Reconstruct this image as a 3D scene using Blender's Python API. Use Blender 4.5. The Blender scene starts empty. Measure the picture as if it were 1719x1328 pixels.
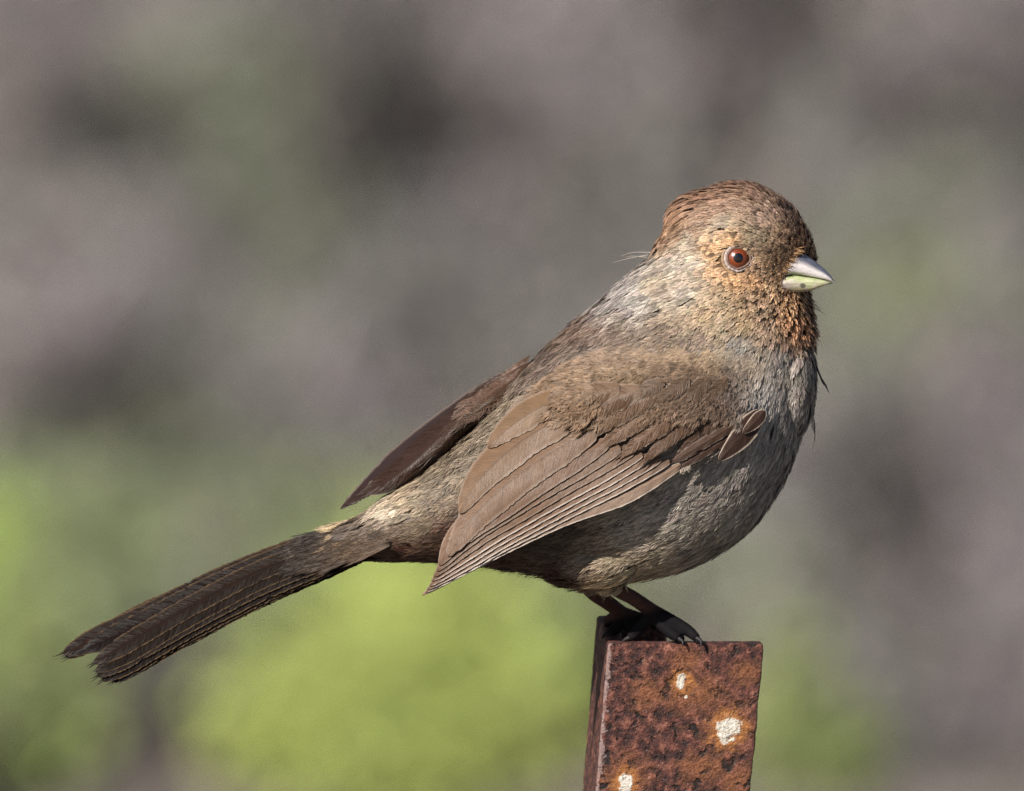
import bpy, math, random
import numpy as np
from mathutils import Vector, Matrix, noise
from mathutils.bvhtree import BVHTree

random.seed(7)
rng = np.random.default_rng(7)
sc = bpy.context.scene
COL = sc.collection

# ------------------------------------------------------------------ camera
S = 0.165e-3            # metres per photo pixel at the bird
DIST = 5.0
PITCH = math.radians(10.0)
BIRD_Z = 1.42
TGT = np.array([0.0, 0.0, BIRD_Z])
RIGHT = np.array([1.0, 0, 0])
UPV = np.array([0, math.sin(PITCH), math.cos(PITCH)])
FWD = np.array([0, math.cos(PITCH), -math.sin(PITCH)])
CAM = TGT - FWD * DIST


def P(u, v, w=0.0):
    """photo pixel + depth (in pixels, away from the camera) -> world"""
    u = np.asarray(u, float); v = np.asarray(v, float); w = np.asarray(w, float)
    k = (DIST + w * S) / DIST
    x = (u - 859.5) * S * k; y = -(v - 664.0) * S * k
    return CAM + x[..., None] * RIGHT + y[..., None] * UPV + (DIST + w * S)[..., None] * FWD


def Q(p):
    """world -> (u, v, w)"""
    d = np.asarray(p, float) - CAM
    z = d @ FWD
    k = z / DIST
    return np.stack([d @ RIGHT / k / S + 859.5, 664.0 - d @ UPV / k / S, (z - DIST) / S], -1)


cam_d = bpy.data.cameras.new('camera')
cam = bpy.data.objects.new('camera', cam_d)
COL.objects.link(cam)
cam.location = CAM
cam.rotation_euler = (math.pi / 2 - PITCH, 0, 0)
cam_d.sensor_width = 36
cam_d.lens = 36 * DIST / (1719 * S)
cam_d.clip_start = 0.1
cam_d.clip_end = 3000
cam_d.dof.use_dof = True
cam_d.dof.focus_distance = DIST - 0.0205
cam_d.dof.aperture_fstop = cam_d.lens / 32.0
sc.camera = cam

# ------------------------------------------------------------------ world, sun, exposure
SUN_DIR = np.array([-0.50, -0.60, 0.63]); SUN_DIR /= np.linalg.norm(SUN_DIR)
sun_el = math.asin(SUN_DIR[2])
world = bpy.data.worlds.new('World')
sc.world = world
world.use_nodes = True
wn = world.node_tree
bgn = wn.nodes['Background']
sky = wn.nodes.new('ShaderNodeTexSky')
sky.sky_type = 'NISHITA'
sky.sun_disc = False
sky.sun_elevation = sun_el
sky.sun_rotation = math.atan2(SUN_DIR[0], SUN_DIR[1])
wn.links.new(sky.outputs[0], bgn.inputs[0])
bgn.inputs[1].default_value = 0.05
sun_d = bpy.data.lights.new('sun', 'SUN')
sun_d.energy = 5.0
sun_d.angle = math.radians(0.5)
sun_d.color = (1.0, 0.93, 0.84)
sun = bpy.data.objects.new('sun', sun_d)
COL.objects.link(sun)
sun.rotation_euler = Vector(SUN_DIR).to_track_quat('Z', 'Y').to_euler()
sun.location = (-3, -3, 6)
sc.view_settings.view_transform = 'Standard'
sc.view_settings.look = 'None'
sc.view_settings.exposure = 0.47
sc.view_settings.gamma = 1.0
sc.render.engine = 'CYCLES'
sc.cycles.use_denoising = True
sc.cycles.denoising_prefilter = 'NONE'
sc.cycles.max_bounces = 5
sc.cycles.diffuse_bounces = 1


# ------------------------------------------------------------------ helpers
def lin(c):
    c = np.asarray(c, float) / 255.0
    return np.where(c <= 0.04045, c / 12.92, ((c + 0.055) / 1.055) ** 2.4)


def make_mesh(name, verts, faces, smooth=False, col=None, uv=None, mats=(), midx=None):
    """verts (n,3), faces: list or (m,k) array (tri rows with last index -1 allowed)"""
    me = bpy.data.meshes.new(name)
    verts = np.asarray(verts, np.float32)
    me.vertices.add(len(verts))
    me.vertices.foreach_set('co', verts.ravel())
    if isinstance(faces, np.ndarray):
        if faces.shape[1] == 4 and (faces[:, 3] < 0).any():
            tri = faces[:, 3] < 0
            cnt = np.where(tri, 3, 4)
            loops = faces.ravel()[(faces >= 0).ravel()]
        else:
            cnt = np.full(len(faces), faces.shape[1]); loops = faces.ravel()
    else:
        cnt = np.array([len(f) for f in faces]); loops = np.array([i for f in faces for i in f])
    me.loops.add(len(loops)); me.polygons.add(len(cnt))
    me.loops.foreach_set('vertex_index', loops.astype(np.int32))
    st = np.concatenate([[0], np.cumsum(cnt)[:-1]]).astype(np.int32)
    me.polygons.foreach_set('loop_start', st)
    me.polygons.foreach_set('loop_total', cnt.astype(np.int32))
    me.polygons.foreach_set('use_smooth', np.full(len(cnt), smooth))
    if midx is not None:
        me.polygons.foreach_set('material_index', np.asarray(midx, np.int32))
    if col is not None:
        a = me.color_attributes.new('Col', 'FLOAT_COLOR', 'POINT')
        c = np.ones((len(verts), 4), np.float32); c[:, :3] = col
        a.data.foreach_set('color', c.ravel())
    if uv is not None:
        l = me.uv_layers.new(name='UVMap')
        l.data.foreach_set('uv', np.asarray(uv, np.float32)[loops].ravel())
    for m in mats:
        me.materials.append(m)
    me.update(calc_edges=True)
    me.validate()
    return me


def obj(name, me, parent=None, **props):
    o = bpy.data.objects.new(name, me)
    COL.objects.link(o)
    if parent is not None:
        o.parent = parent
        o.matrix_parent_inverse = parent.matrix_basis.inverted() if parent.parent is None else Matrix.Translation(-parent_world(parent))
    for k, v in props.items():
        o[k] = v
    return o


def parent_world(o):
    v = Vector((0, 0, 0))
    while o is not None:
        v += o.location; o = o.parent
        break
    return v


def empty(name, loc):
    o = bpy.data.objects.new(name, None)
    o.empty_display_size = 0.02
    COL.objects.link(o)
    o.location = loc
    return o


def new_mat(name, rough=0.6, spec=0.3):
    m = bpy.data.materials.new(name); m.use_nodes = True
    b = m.node_tree.nodes['Principled BSDF']
    b.inputs['Roughness'].default_value = rough
    b.inputs['Specular IOR Level'].default_value = spec
    return m, m.node_tree, b


def N(nt, kind, **kw):
    n = nt.nodes.new(kind)
    for k, v in kw.items():
        if k.startswith('i_'):
            n.inputs[k[2:].replace('_', ' ')].default_value = v
        else:
            setattr(n, k, v)
    return n


def math_n(nt, op, a, b=None, c=None):
    n = nt.nodes.new('ShaderNodeMath'); n.operation = op
    for i, x in enumerate((a, b, c)):
        if x is None: continue
        if isinstance(x, (int, float)): n.inputs[i].default_value = x
        else: nt.links.new(x, n.inputs[i])
    return n.outputs[0]


def mix_col(nt, fac, a, b, blend='MIX'):
    n = nt.nodes.new('ShaderNodeMix'); n.data_type = 'RGBA'; n.blend_type = blend
    for s, x in ((0, fac), (6, a), (7, b)):
        if isinstance(x, (int, float)): n.inputs[s].default_value = x
        elif isinstance(x, tuple): n.inputs[s].default_value = x + (1,) if len(x) == 3 else x
        else: nt.links.new(x, n.inputs[s])
    return n.outputs[2]


def ramp(nt, fac, stops):
    n = nt.nodes.new('ShaderNodeValToRGB')
    while len(n.color_ramp.elements) < len(stops): n.color_ramp.elements.new(0.5)
    for e, (p, c) in zip(n.color_ramp.elements, stops):
        e.position = p; e.color = tuple(c) + (1,) if len(c) == 3 else c
    nt.links.new(fac, n.inputs[0])
    return n.outputs[0]


# ------------------------------------------------------------------ terrain
def ground_h(X, Y):
    X = np.asarray(X, float); Y = np.asarray(Y, float)
    valley = -2.9 * np.clip((Y - 0.8) / 8.0, 0, 1) ** 2 * (3 - 2 * np.clip((Y - 0.8) / 8.0, 0, 1))
    s = np.clip(Y - 10.6, 0, None)
    rise = 0.52 * (s - 1.0 + np.exp(-s)) * np.exp(-s / 160.0)
    wob = 0.06 * np.sin(X * 0.9 + 1.3) * np.cos(Y * 0.7) + 0.5 * np.sin(X * 0.07) * np.clip((Y - 30) / 40, 0, 1) * 3
    return valley + rise + wob * np.clip((np.abs(Y) - 0.5) / 3, 0, 1)


def bg_point(u, v):
    """where the sight line through a photo pixel meets the far slope"""
    d = FWD + (u - 859.5) * S / DIST * RIGHT - (v - 664.0) * S / DIST * UPV
    t = 14.0
    while t < 60:
        p = CAM + d * t
        if p[2] <= float(ground_h(p[0], p[1])): break
        t += 0.02
    return p


def build_ground():
    def axis(lo, hi, fine_lo, fine_hi, fine, n):
        a = np.arange(fine_lo, fine_hi + 1e-6, fine)
        left = fine_lo - (fine_lo - lo) * (np.linspace(0, 1, n)[1:][::-1] ** 3)
        right = fine_hi + (hi - fine_hi) * (np.linspace(0, 1, n)[1:] ** 3)
        return np.concatenate([left, a, right])
    xs = axis(-900, 900, -6, 6, 0.15, 40); ys = axis(-600, 1200, -8, 24, 0.15, 45)
    X, Y = np.meshgrid(xs, ys)
    Z = ground_h(X, Y) + rng.normal(0, 0.008, X.shape) * (np.abs(Y) < 26)
    nx = len(xs); ny = len(ys)
    i = np.arange(nx * ny).reshape(ny, nx)
    f = np.stack([i[:-1, :-1], i[:-1, 1:], i[1:, 1:], i[1:, :-1]], -1).reshape(-1, 4)
    m, nt, b = new_mat('dry_soil', 0.95, 0.1)
    tc = N(nt, 'ShaderNodeTexCoord')
    n1 = N(nt, 'ShaderNodeTexNoise', i_Scale=1.6, i_Detail=8.0)
    n2 = N(nt, 'ShaderNodeTexNoise', i_Scale=23.0, i_Detail=6.0)
    for n in (n1, n2): nt.links.new(tc.outputs['Object'], n.inputs['Vector'])
    c1 = ramp(nt, n1.outputs['Fac'], [(0.35, (0.11, 0.085, 0.075)), (0.5, (0.16, 0.135, 0.125)), (0.65, (0.10, 0.115, 0.05))])
    c = mix_col(nt, 0.5, c1, ramp(nt, n2.outputs['Fac'], [(0.3, (0.05, 0.045, 0.04)), (0.7, (0.26, 0.23, 0.22))]))
    nt.links.new(c, b.inputs['Base Color'])
    bm = N(nt, 'ShaderNodeBump', i_Strength=0.6, i_Distance=0.05)
    nt.links.new(n2.outputs['Fac'], bm.inputs['Height']); nt.links.new(bm.outputs[0], b.inputs['Normal'])
    me = make_mesh('ground', np.stack([X, Y, Z], -1).reshape(-1, 3), f, True, mats=[m])
    obj('ground', me, kind='structure')


build_ground()


# ------------------------------------------------------------------ brush on the far slope
def leaf_mat(name):
    m, nt, b = new_mat(name, 0.7, 0.2)
    a = N(nt, 'ShaderNodeVertexColor', layer_name='Col')
    nt.links.new(a.outputs['Color'], b.inputs['Base Color'])
    return m


BRUSH = leaf_mat('brush')


def flakes(centres, length, width, cols, up=0.3):
    """leaf and twig blades: one bent pair of quads each"""
    n = len(centres)
    d = rng.normal(size=(n, 3)); d[:, 2] = np.abs(d[:, 2]) * (1 + up) + up
    d /= np.linalg.norm(d, axis=1)[:, None]
    r = rng.normal(size=(n, 3)); s = np.cross(d, r); s /= np.linalg.norm(s, axis=1)[:, None]
    nn = np.cross(d, s)
    L = (length * rng.uniform(0.6, 1.4, n))[:, None]; W = (width * rng.uniform(0.6, 1.4, n))[:, None]
    b0 = centres - d * L / 2; b1 = centres + nn * L * 0.06; b2 = centres + d * L / 2
    v = np.stack([b0 - s * W * .3, b0 + s * W * .3, b1 + s * W * .5, b1 - s * W * .5, b2], 1).reshape(-1, 3)
    k = np.arange(n)[:, None] * 5
    f = np.concatenate([k + [0, 1, 2, 3], np.concatenate([k + [3, 2, 4], np.full((n, 1), -1)], 1)])
    return v, f.astype(int), np.repeat(cols, 5, axis=0)


def join(parts):
    vs, fs, cs, o = [], [], [], 0
    for v, f, c in parts:
        vs.append(v); fs.append(np.where(f >= 0, f + o, -1)); cs.append(c); o += len(v)
    return np.concatenate(vs), np.concatenate(fs), np.concatenate(cs)


# leaf and twig colours by plant kind; dark is painted in for shaded gaps
KIND = {
    'mauve': (0.275, 0.250, 0.252), 'pale': (0.350, 0.322, 0.325), 'grey': (0.230, 0.218, 0.208),
    'dark': (0.045, 0.040, 0.038), 'dusk': (0.125, 0.111, 0.111), 'olive': (0.19, 0.205, 0.15), 'sage': (0.30, 0.31, 0.245),
    'moss': (0.27, 0.31, 0.17),
    'lime': (0.33, 0.42, 0.06), 'green': (0.20, 0.27, 0.07)}

BLOBS = [  # u, v, radius px, kind
    (80, 120, 110, 'mauve'), (230, 150, 100, 'pale'), (400, 90, 110, 'mauve'), (560, 130, 90, 'grey'), (760, 110, 110, 'mauve'),
    (930, 120, 100, 'pale'), (620, 30, 90, 'mauve'), (480, 20, 90, 'grey'), (30, 20, 80, 'grey'), (1080, 90, 100, 'grey'), (1220, 90, 80, 'dusk'),
    (1370, 60, 90, 'dark'), (1300, 190, 80, 'dusk'), (1480, 90, 90, 'mauve'), (1610, 60, 100, 'pale'), (1690, 170, 90, 'mauve'),
    (1420, 200, 80, 'grey'), (1560, 230, 90, 'mauve'), (1480, 320, 80, 'dusk'), (1650, 330, 90, 'dusk'), (1390, 330, 70, 'grey'),
    (300, 260, 100, 'sage'), (440, 260, 90, 'olive'), (100, 300, 90, 'dusk'), (210, 350, 80, 'dark'), (60, 420, 80, 'grey'),
    (560, 260, 80, 'dusk'), (680, 300, 90, 'dark'), (700, 400, 90, 'dark'), (620, 440, 80, 'dark'), (670, 350, 90, 'dark'), (740, 330, 80, 'dusk'), (590, 370, 70, 'dusk'), (1340, 120, 70, 'dark'), (1400, 20, 80, 'dark'), (60, 20, 80, 'dusk'), (160, 380, 70, 'dark'), (450, 1120, 80, 'moss'), (440, 1230, 90, 'moss'), (880, 1010, 70, 'moss'), (900, 1240, 80, 'moss'), (560, 1010, 80, 'moss'), (690, 1000, 80, 'moss'), (1040, 60, 70, 'pale'), (150, 640, 80, 'pale'), (800, 260, 80, 'grey'), (850, 380, 90, 'dusk'),
    (950, 300, 100, 'mauve'), (1000, 420, 90, 'grey'), (1100, 250, 90, 'mauve'), (1090, 360, 70, 'grey'),
    (400, 420, 90, 'olive'), (300, 470, 80, 'grey'), (500, 520, 90, 'olive'), (400, 600, 80, 'dusk'), (170, 500, 90, 'grey'),
    (60, 590, 90, 'mauve'), (200, 620, 100, 'pale'), (80, 700, 80, 'mauve'), (330, 700, 90, 'grey'), (480, 690, 90, 'sage'), (600, 630, 90, 'grey'),
    (700, 560, 90, 'grey'), (800, 520, 80, 'mauve'), (900, 480, 80, 'grey'), (560, 770, 100, 'pale'), (430, 800, 80, 'grey'),
    (110, 790, 100, 'dusk'), (240, 800, 80, 'dark'), (330, 860, 80, 'olive'), (230, 920, 80, 'olive'), (420, 880, 70, 'grey'),
    (240, 1060, 90, 'moss'), (160, 1130, 90, 'moss'), (90, 1080, 90, 'moss'), (120, 1250, 90, 'moss'), (330, 1200, 90, 'olive'), (280, 1280, 80, 'dusk'), (380, 1090, 80, 'grey'), (140, 1000, 80, 'moss'), (60, 900, 80, 'olive'), (400, 1000, 80, 'moss'), (460, 960, 80, 'olive'),
    (1440, 440, 90, 'grey'), (1600, 450, 90, 'sage'), (1690, 520, 80, 'mauve'), (1450, 540, 90, 'sage'),
    (1420, 700, 80, 'sage'), (1640, 720, 90, 'grey'), (1690, 640, 80, 'sage'), (1600, 820, 90, 'mauve'), (1480, 830, 90, 'grey'), (1690, 850, 90, 'mauve'),
    (1380, 860, 80, 'grey'), (1270, 940, 90, 'pale'), (1180, 1020, 80, 'sage'), (1480, 950, 90, 'dark'), (1400, 1020, 80, 'dusk'),
    (1580, 970, 90, 'dusk'), (1690, 1000, 90, 'mauve'), (1560, 1120, 90, 'dusk'), (1470, 1120, 80, 'grey'), (1680, 1130, 90, 'pale'), (1640, 1270, 100, 'mauve'),
    (1500, 1260, 90, 'grey'), (1330, 1100, 80, 'sage'), (1400, 1200, 80, 'grey'), (930, 1020, 80, 'moss'), (950, 1150, 90, 'moss'), (900, 960, 80, 'moss'),
    (900, 700, 120, 'grey'), (1150, 650, 150, 'grey'), (1050, 850, 120, 'grey')]


def blob_points(c, r, n, squash=0.8):
    d = rng.normal(size=(n, 3)); d /= np.linalg.norm(d, axis=1)[:, None]
    rr = r * rng.uniform(0, 1, n) ** (1 / 2.2)
    return c + d * rr[:, None] * [1, 1, squash]


def build_brush():
    parts = []
    pxs = S * 20 / DIST
    for u, v, r, k in BLOBS:
        c = bg_point(u, v); R = r * pxs * 1.2
        n = 1700
        pts = c + [0, 0, R * 0.1] + rng.normal(size=(n, 3)) * R * [0.55, 0.45, 0.85]
        base = np.array(KIND[k])
        cols = base * rng.uniform(0.7, 1.35, (n, 1)) * rng.normal(1, 0.05, (n, 3))
        tw = n // 3
        parts.append(flakes(pts[:tw], 0.06, 0.004, cols[:tw]))
        parts.append(flakes(pts[tw:], 0.018, 0.010, cols[tw:]))
    # the same brush goes on over the rest of the slope
    m = 2600
    cx = rng.uniform(-9, 9, m); cy = rng.uniform(9.5, 30, m)
    p = np.stack([cx, cy, ground_h(cx, cy)], -1)
    q = Q(p)
    out = (q[:, 0] < -60) | (q[:, 0] > 1780) | (q[:, 1] < -80) | (q[:, 1] > 1400)
    names = ['mauve', 'pale', 'grey', 'dusk', 'olive', 'mauve', 'grey', 'sage', 'dark']
    for c in p[out]:
        base = np.array(KIND[names[rng.integers(len(names))]])
        n = 70; R = rng.uniform(0.08, 0.22)
        cols = base * rng.uniform(0.7, 1.3, (n, 1))
        parts.append(flakes(blob_points(c + [0, 0, R * .3], R, n), 0.07, 0.016, cols))
    v, f, c = join(parts)
    me = make_mesh('dry_brush', v, f, False, np.clip(c, 0, 1), mats=[BRUSH])
    obj('dry_brush', me, kind='stuff', label='grey and brown dry brush blurred over the far slope', category='brush')


build_brush()


def green_shrub(u, v, blobs, label, base):
    c = bg_point(u, v); g = Vector((c[0], c[1], float(ground_h(c[0], c[1])) - 0.02))
    root = empty('green_shrub', g)
    root['label'] = label; root['category'] = 'shrub'; root['group'] = 'green shrubs on the far slope'
    pxs = S * 20 / DIST
    parts = []; stems = []
    for bu, bv, r in blobs:
        cc = bg_point(bu, bv) + np.array([0, -0.03, 0.03]); R = r * pxs
        n = int((9 if r > 82 else 6) * r)
        cols = np.array(base) * rng.uniform(0.65, 1.4, (n, 1)) * rng.normal(1, 0.05, (n, 3))
        parts.append(flakes(cc + rng.normal(size=(n, 3)) * R * [0.55, 0.4, 0.75], 0.022, 0.012, cols))
        k = 9
        pts = []
        for j in range(k):
            t = np.linspace(0, 1, 6)[:, None]
            e = cc + rng.normal(0, R * .5, 3)
            pts = np.array(g) * (1 - t) + e * t + np.array([0, 0, 0.03]) * np.sin(t * 3.14)
            stems.append(tube(pts, np.linspace(0.004, 0.0015, 6), 5, np.array([0.09, 0.07, 0.045])))
    vv, f, c2 = join(parts)
    obj('foliage', make_mesh('foliage', vv, f, False, np.clip(c2, 0, 1), mats=[BRUSH]), root)
    vv, f, c2 = join(stems)
    obj('stem', make_mesh('stem', vv, f, True, c2, mats=[BRUSH]), root)


def tube(pts, rad, n, col, cap=True):
    pts = np.asarray(pts, float); rad = np.asarray(rad, float) * np.ones(len(pts))
    T = np.gradient(pts, axis=0); T /= np.linalg.norm(T, axis=1)[:, None] + 1e-12
    ref = np.array([0.13, 0.21, 0.97])
    A = np.cross(T, ref); A /= np.linalg.norm(A, axis=1)[:, None]
    B = np.cross(T, A)
    a = np.linspace(0, 2 * np.pi, n, endpoint=False)
    V = pts[:, None] + rad[:, None, None] * (np.cos(a)[None, :, None] * A[:, None] + np.sin(a)[None, :, None] * B[:, None])
    m = len(pts); V = V.reshape(-1, 3)
    i = np.arange(m * n).reshape(m, n); j = np.roll(i, -1, 1)
    f = np.stack([i[:-1], j[:-1], j[1:], i[1:]], -1).reshape(-1, 4)
    if cap:
        V = np.concatenate([V, pts[:1], pts[-1:]])
        t0 = np.stack([j[0], i[0], np.full(n, m * n), np.full(n, -1)], -1)
        t1 = np.stack([i[-1], j[-1], np.full(n, m * n + 1), np.full(n, -1)], -1)
        f = np.concatenate([f, t0, t1])
    return V, f, np.tile(np.asarray(col, float), (len(V), 1))


green_shrub(640, 1330, [(630, 1240, 150), (770, 1250, 140), (600, 1150, 90), (710, 1120, 110), (510, 1290, 110), (820, 1100, 80),
                        (860, 1250, 110), (660, 1310, 130), (440, 1300, 80), (700, 1160, 110)],
            'bright yellow-green shrub below the tail, between it and the post', (0.46, 0.54, 0.16))
green_shrub(0, 1330, [(20, 1180, 100), (0, 1290, 110), (90, 1270, 80), (120, 1160, 60)],
            'dull green shrub at the bottom left corner, below the tail tip', (0.33, 0.40, 0.15))
green_shrub(-10, 1040, [(0, 980, 80), (20, 1060, 70), (-40, 1010, 80)],
            'green shrub at the left edge, above the tail tip', (0.32, 0.42, 0.11))
green_shrub(1540, 720, [(1540, 580, 70), (1500, 640, 60), (1600, 620, 60), (1560, 680, 60)],
            'soft sage-green shrub right of the breast of the bird', (0.27, 0.30, 0.16))
green_shrub(1330, 1320, [(1330, 1210, 70), (1310, 1290, 80), (1400, 1310, 60)],
            'small olive green shrub right of the rusty post', (0.27, 0.32, 0.13))


# ------------------------------------------------------------------ rusty post
def build_post():
    corner = P(1021, 1081, 30)                    # front left top corner
    lean = math.radians(4.6); yaw = math.radians(4.0)
    az = np.array([math.sin(lean), 0.0, math.cos(lean)])
    ax = np.array([math.cos(lean) * math.cos(yaw), math.cos(lean) * math.sin(yaw) * 0 + math.sin(yaw) * -0.0, -math.sin(lean) * math.cos(yaw)])
    ax = np.array([1.0, 0, 0.0])
    ay = np.array([-math.tan(yaw), 1.0, 0]); ay /= np.linalg.norm(ay)
    W = 261 * S; D = 262 * S; T = 30 * S; LIP = 120 * S
    # outline of the channel, seen from above (local x to the right, y away from the camera)
    corners = [(0, 0), (W, 0), (W, T), (T, T), (T, D - T), (LIP, D - T), (LIP, D), (0, D)]
    prof = []
    rb = 5 * S
    nC = len(corners)
    for i, (x, y) in enumerate(corners):
        p = np.array((x, y)); a = np.array(corners[i - 1]); b = np.array(corners[(i + 1) % nC])
        da = (a - p) / np.linalg.norm(a - p); db = (b - p) / np.linalg.norm(b - p)
        for t in (0, .33, .67, 1):
            q = (p + da * rb) * (1 - t) ** 2 + 2 * t * (1 - t) * p + (p + db * rb) * t ** 2
            prof.append(q)
        L = np.linalg.norm(b - p) - 2 * rb
        k = int(L / 0.0009)
        for j in range(1, k):
            prof.append(p + db * (rb + L * j / k))
    prof = np.array(prof)
    zs = np.concatenate([-np.array([0, 0.3, 0.8, 1.6]) * 4 * S, -np.arange(0.0016, 0.055, 0.0008), -np.linspace(0.056, 1.45, 120)])
    inset = np.array([4, 2, 0.6, 0] + [0] * (len(zs) - 4)) * S
    n = len(prof)
    tang = np.roll(prof, -1, 0) - np.roll(prof, 1, 0)
    nrm = np.stack([tang[:, 1], -tang[:, 0]], -1); nrm /= np.linalg.norm(nrm, axis=1)[:, None] + 1e-12
    V = []
    for z, ins in zip(zs, inset):
        for k in range(n):
            x, y = prof[k] - nrm[k] * ins
            a = Vector((x * 260, y * 260, z * 260)); h = noise.noise(a) * 0.7 + noise.noise(a * 2.7) * 0.8 + noise.noise(a * 0.3) * 0.5
            pit = max(0.0, noise.noise(a * 1.3 + Vector((9, 9, 9))) - 0.32)
            dsp = h * 0.9 * S - pit * 9 * S
            w = (abs(x - W) < rb) * noise.noise(Vector((3.0, 2.0, z * 60))) * 3.5 * S
            xl = -noise.noise(Vector((7.0, 2.0, z * 40))) * 3 * S if x < rb and y < rb else 0.0
            V.append((x + nrm[k][0] * dsp + w + xl, y + nrm[k][1] * dsp, z + (h * 0.5 * S if z > -0.001 else 0)))
    V = np.array(V)
    m = len(zs)
    i = np.arange(m * n).reshape(m, n); j = np.roll(i, -1, 1)
    f = [tuple(q) for q in np.stack([i[:-1], i[1:], j[1:], j[:-1]], -1).reshape(-1, 4)]
    # top face as quads across each wall of the channel
    import mathutils.geometry as mg
    tri = mg.tessellate_polygon([[Vector((p[0], p[1], 0)) for p in V[:n]]])
    f += [tuple(t) for t in tri]
    loc = V.copy()
    wpos = corner + loc[:, :1] * ax + loc[:, 1:2] * ay + loc[:, 2:3] * az
    # material
    mt, nt, b = new_mat('rusty_steel', 0.62, 0.45)
    uvn = N(nt, 'ShaderNodeAttribute', attribute_name='loc')
    vec = uvn.outputs['Vector']
    def nz(scale, detail=6.0, rough=0.6, dist=0.0):
        k = N(nt, 'ShaderNodeTexNoise', i_Scale=scale, i_Detail=detail, i_Roughness=rough, i_Distortion=dist)
        nt.links.new(vec, k.inputs['Vector']); return k.outputs['Fac']
    big = nz(75, 5, 0.6, 0.4); mid = nz(330, 6, 0.65); fine = nz(1100, 4, 0.7); mid2 = nz(190, 6, 0.7, 0.8)
    col = ramp(nt, mid, [(0.32, (0.010, 0.005, 0.005)), (0.45, (0.052, 0.018, 0.016)), (0.55, (0.135, 0.045, 0.032)), (0.68, (0.36, 0.15, 0.105))])
    org = ramp(nt, fine, [(0.3, (0.14, 0.038, 0.014)), (0.7, (0.46, 0.19, 0.07))])
    of = ramp(nt, math_n(nt, 'ADD', math_n(nt, 'MULTIPLY', big, 0.75), math_n(nt, 'MULTIPLY', mid2, 0.25)), [(0.57, (0, 0, 0)), (0.66, (0.6, 0.6, 0.6))])
    # orange haloes and bare chips at their own places
    def spot(u, v, rx, ry, edge, seed):
        # local x and z of a photo pixel on the front face
        q = P(u, v, 30) - corner
        sol = np.linalg.solve(np.array([[ax @ RIGHT, az @ RIGHT], [ax @ UPV, az @ UPV]]), np.array([q @ RIGHT, q @ UPV])); lx, lz = float(sol[0]), float(sol[1])
        sep = N(nt, 'ShaderNodeSeparateXYZ'); nt.links.new(vec, sep.inputs[0])
        dx = math_n(nt, 'DIVIDE', math_n(nt, 'SUBTRACT', sep.outputs[0], lx), rx * S)
        dz = math_n(nt, 'DIVIDE', math_n(nt, 'SUBTRACT', sep.outputs[2], lz), ry * S)
        d = math_n(nt, 'SQRT', math_n(nt, 'ADD', math_n(nt, 'MULTIPLY', dx, dx), math_n(nt, 'MULTIPLY', dz, dz)))
        k = N(nt, 'ShaderNodeTexNoise', i_Scale=230 + seed * 13.0, i_Detail=6.0, i_Roughness=0.6)
        nt.links.new(vec, k.inputs['Vector'])
        d = math_n(nt, 'ADD', d, math_n(nt, 'MULTIPLY', math_n(nt, 'SUBTRACT', k.outputs['Fac'], 0.5), 2.7))
        # only on the front face
        fr = math_n(nt, 'LESS_THAN', sep.outputs[1], 4 * S)
        mr = N(nt, 'ShaderNodeMapRange', i_From_Min=1.0 + edge, i_From_Max=1.0 - edge)
        nt.links.new(d, mr.inputs['Value'])
        return math_n(nt, 'MULTIPLY', mr.outputs[0], fr)
    for (u, v, rx, ry, sd) in [(1090, 1165, 32, 28, 1), (1168, 1165, 50, 34, 2), (1222, 1222, 42, 40, 3), (1050, 1305, 40, 38, 4), (1150, 1108, 26, 22, 5),
                               (1180, 1290, 40, 26, 6), (1250, 1130, 26, 20, 7), (1240, 1310, 34, 26, 8)]:
        of = math_n(nt, 'MAXIMUM', of, math_n(nt, 'MULTIPLY', spot(u, v, rx * .9, ry * .9, 0.6, sd), 0.6))
    col = mix_col(nt, of, col, org)
    dk = ramp(nt, nz(260, 3, 0.5, 0.5), [(0.33, (1, 1, 1)), (0.43, (0, 0, 0))])
    col = mix_col(nt, dk, col, (0.014, 0.008, 0.008))
    # fine light grit
    gr = ramp(nt, nz(1700, 2, 0.5), [(0.64, (0, 0, 0)), (0.72, (1, 1, 1))])
    col = mix_col(nt, math_n(nt, 'MULTIPLY', gr, 0.5), col, (0.5, 0.36, 0.32))
    chip = None
    for (u, v, rx, ry, sd) in [(1223, 1224, 30, 32, 11), (1144, 1146, 18, 20, 12), (1050, 1316, 20, 28, 13)]:
        col = mix_col(nt, math_n(nt, 'MULTIPLY', spot(u, v, rx, ry, 0.3, sd), 0.75), col, (0.50, 0.20, 0.05))
    for (u, v, rx, ry, sd) in [(1223, 1224, 19, 21, 11), (1144, 1146, 9, 12, 12), (1050, 1316, 11, 19, 13), (1152, 1170, 3, 3, 14)]:
        s = spot(u, v, rx, ry, 0.10, sd)
        chip = s if chip is None else math_n(nt, 'MAXIMUM', chip, s)
    chc = ramp(nt, fine, [(0.3, (0.46, 0.38, 0.27)), (0.55, (0.82, 0.78, 0.70))])
    col = mix_col(nt, chip, col, chc)
    sp2 = N(nt, 'ShaderNodeSeparateXYZ'); nt.links.new(vec, sp2.inputs[0])
    lit_edge_wear = math_n(nt, 'MULTIPLY', math_n(nt, 'LESS_THAN', math_n(nt, 'ADD', sp2.outputs[0], math_n(nt, 'MULTIPLY', math_n(nt, 'SUBTRACT', mid, 0.5), 40 * S)), 5 * S), math_n(nt, 'LESS_THAN', sp2.outputs[1], 7 * S))
    col = mix_col(nt, math_n(nt, 'MULTIPLY', lit_edge_wear, 0.6), col, (0.46, 0.33, 0.31))  # pale left edge: wear plus a sunlit highlight painted in
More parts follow.
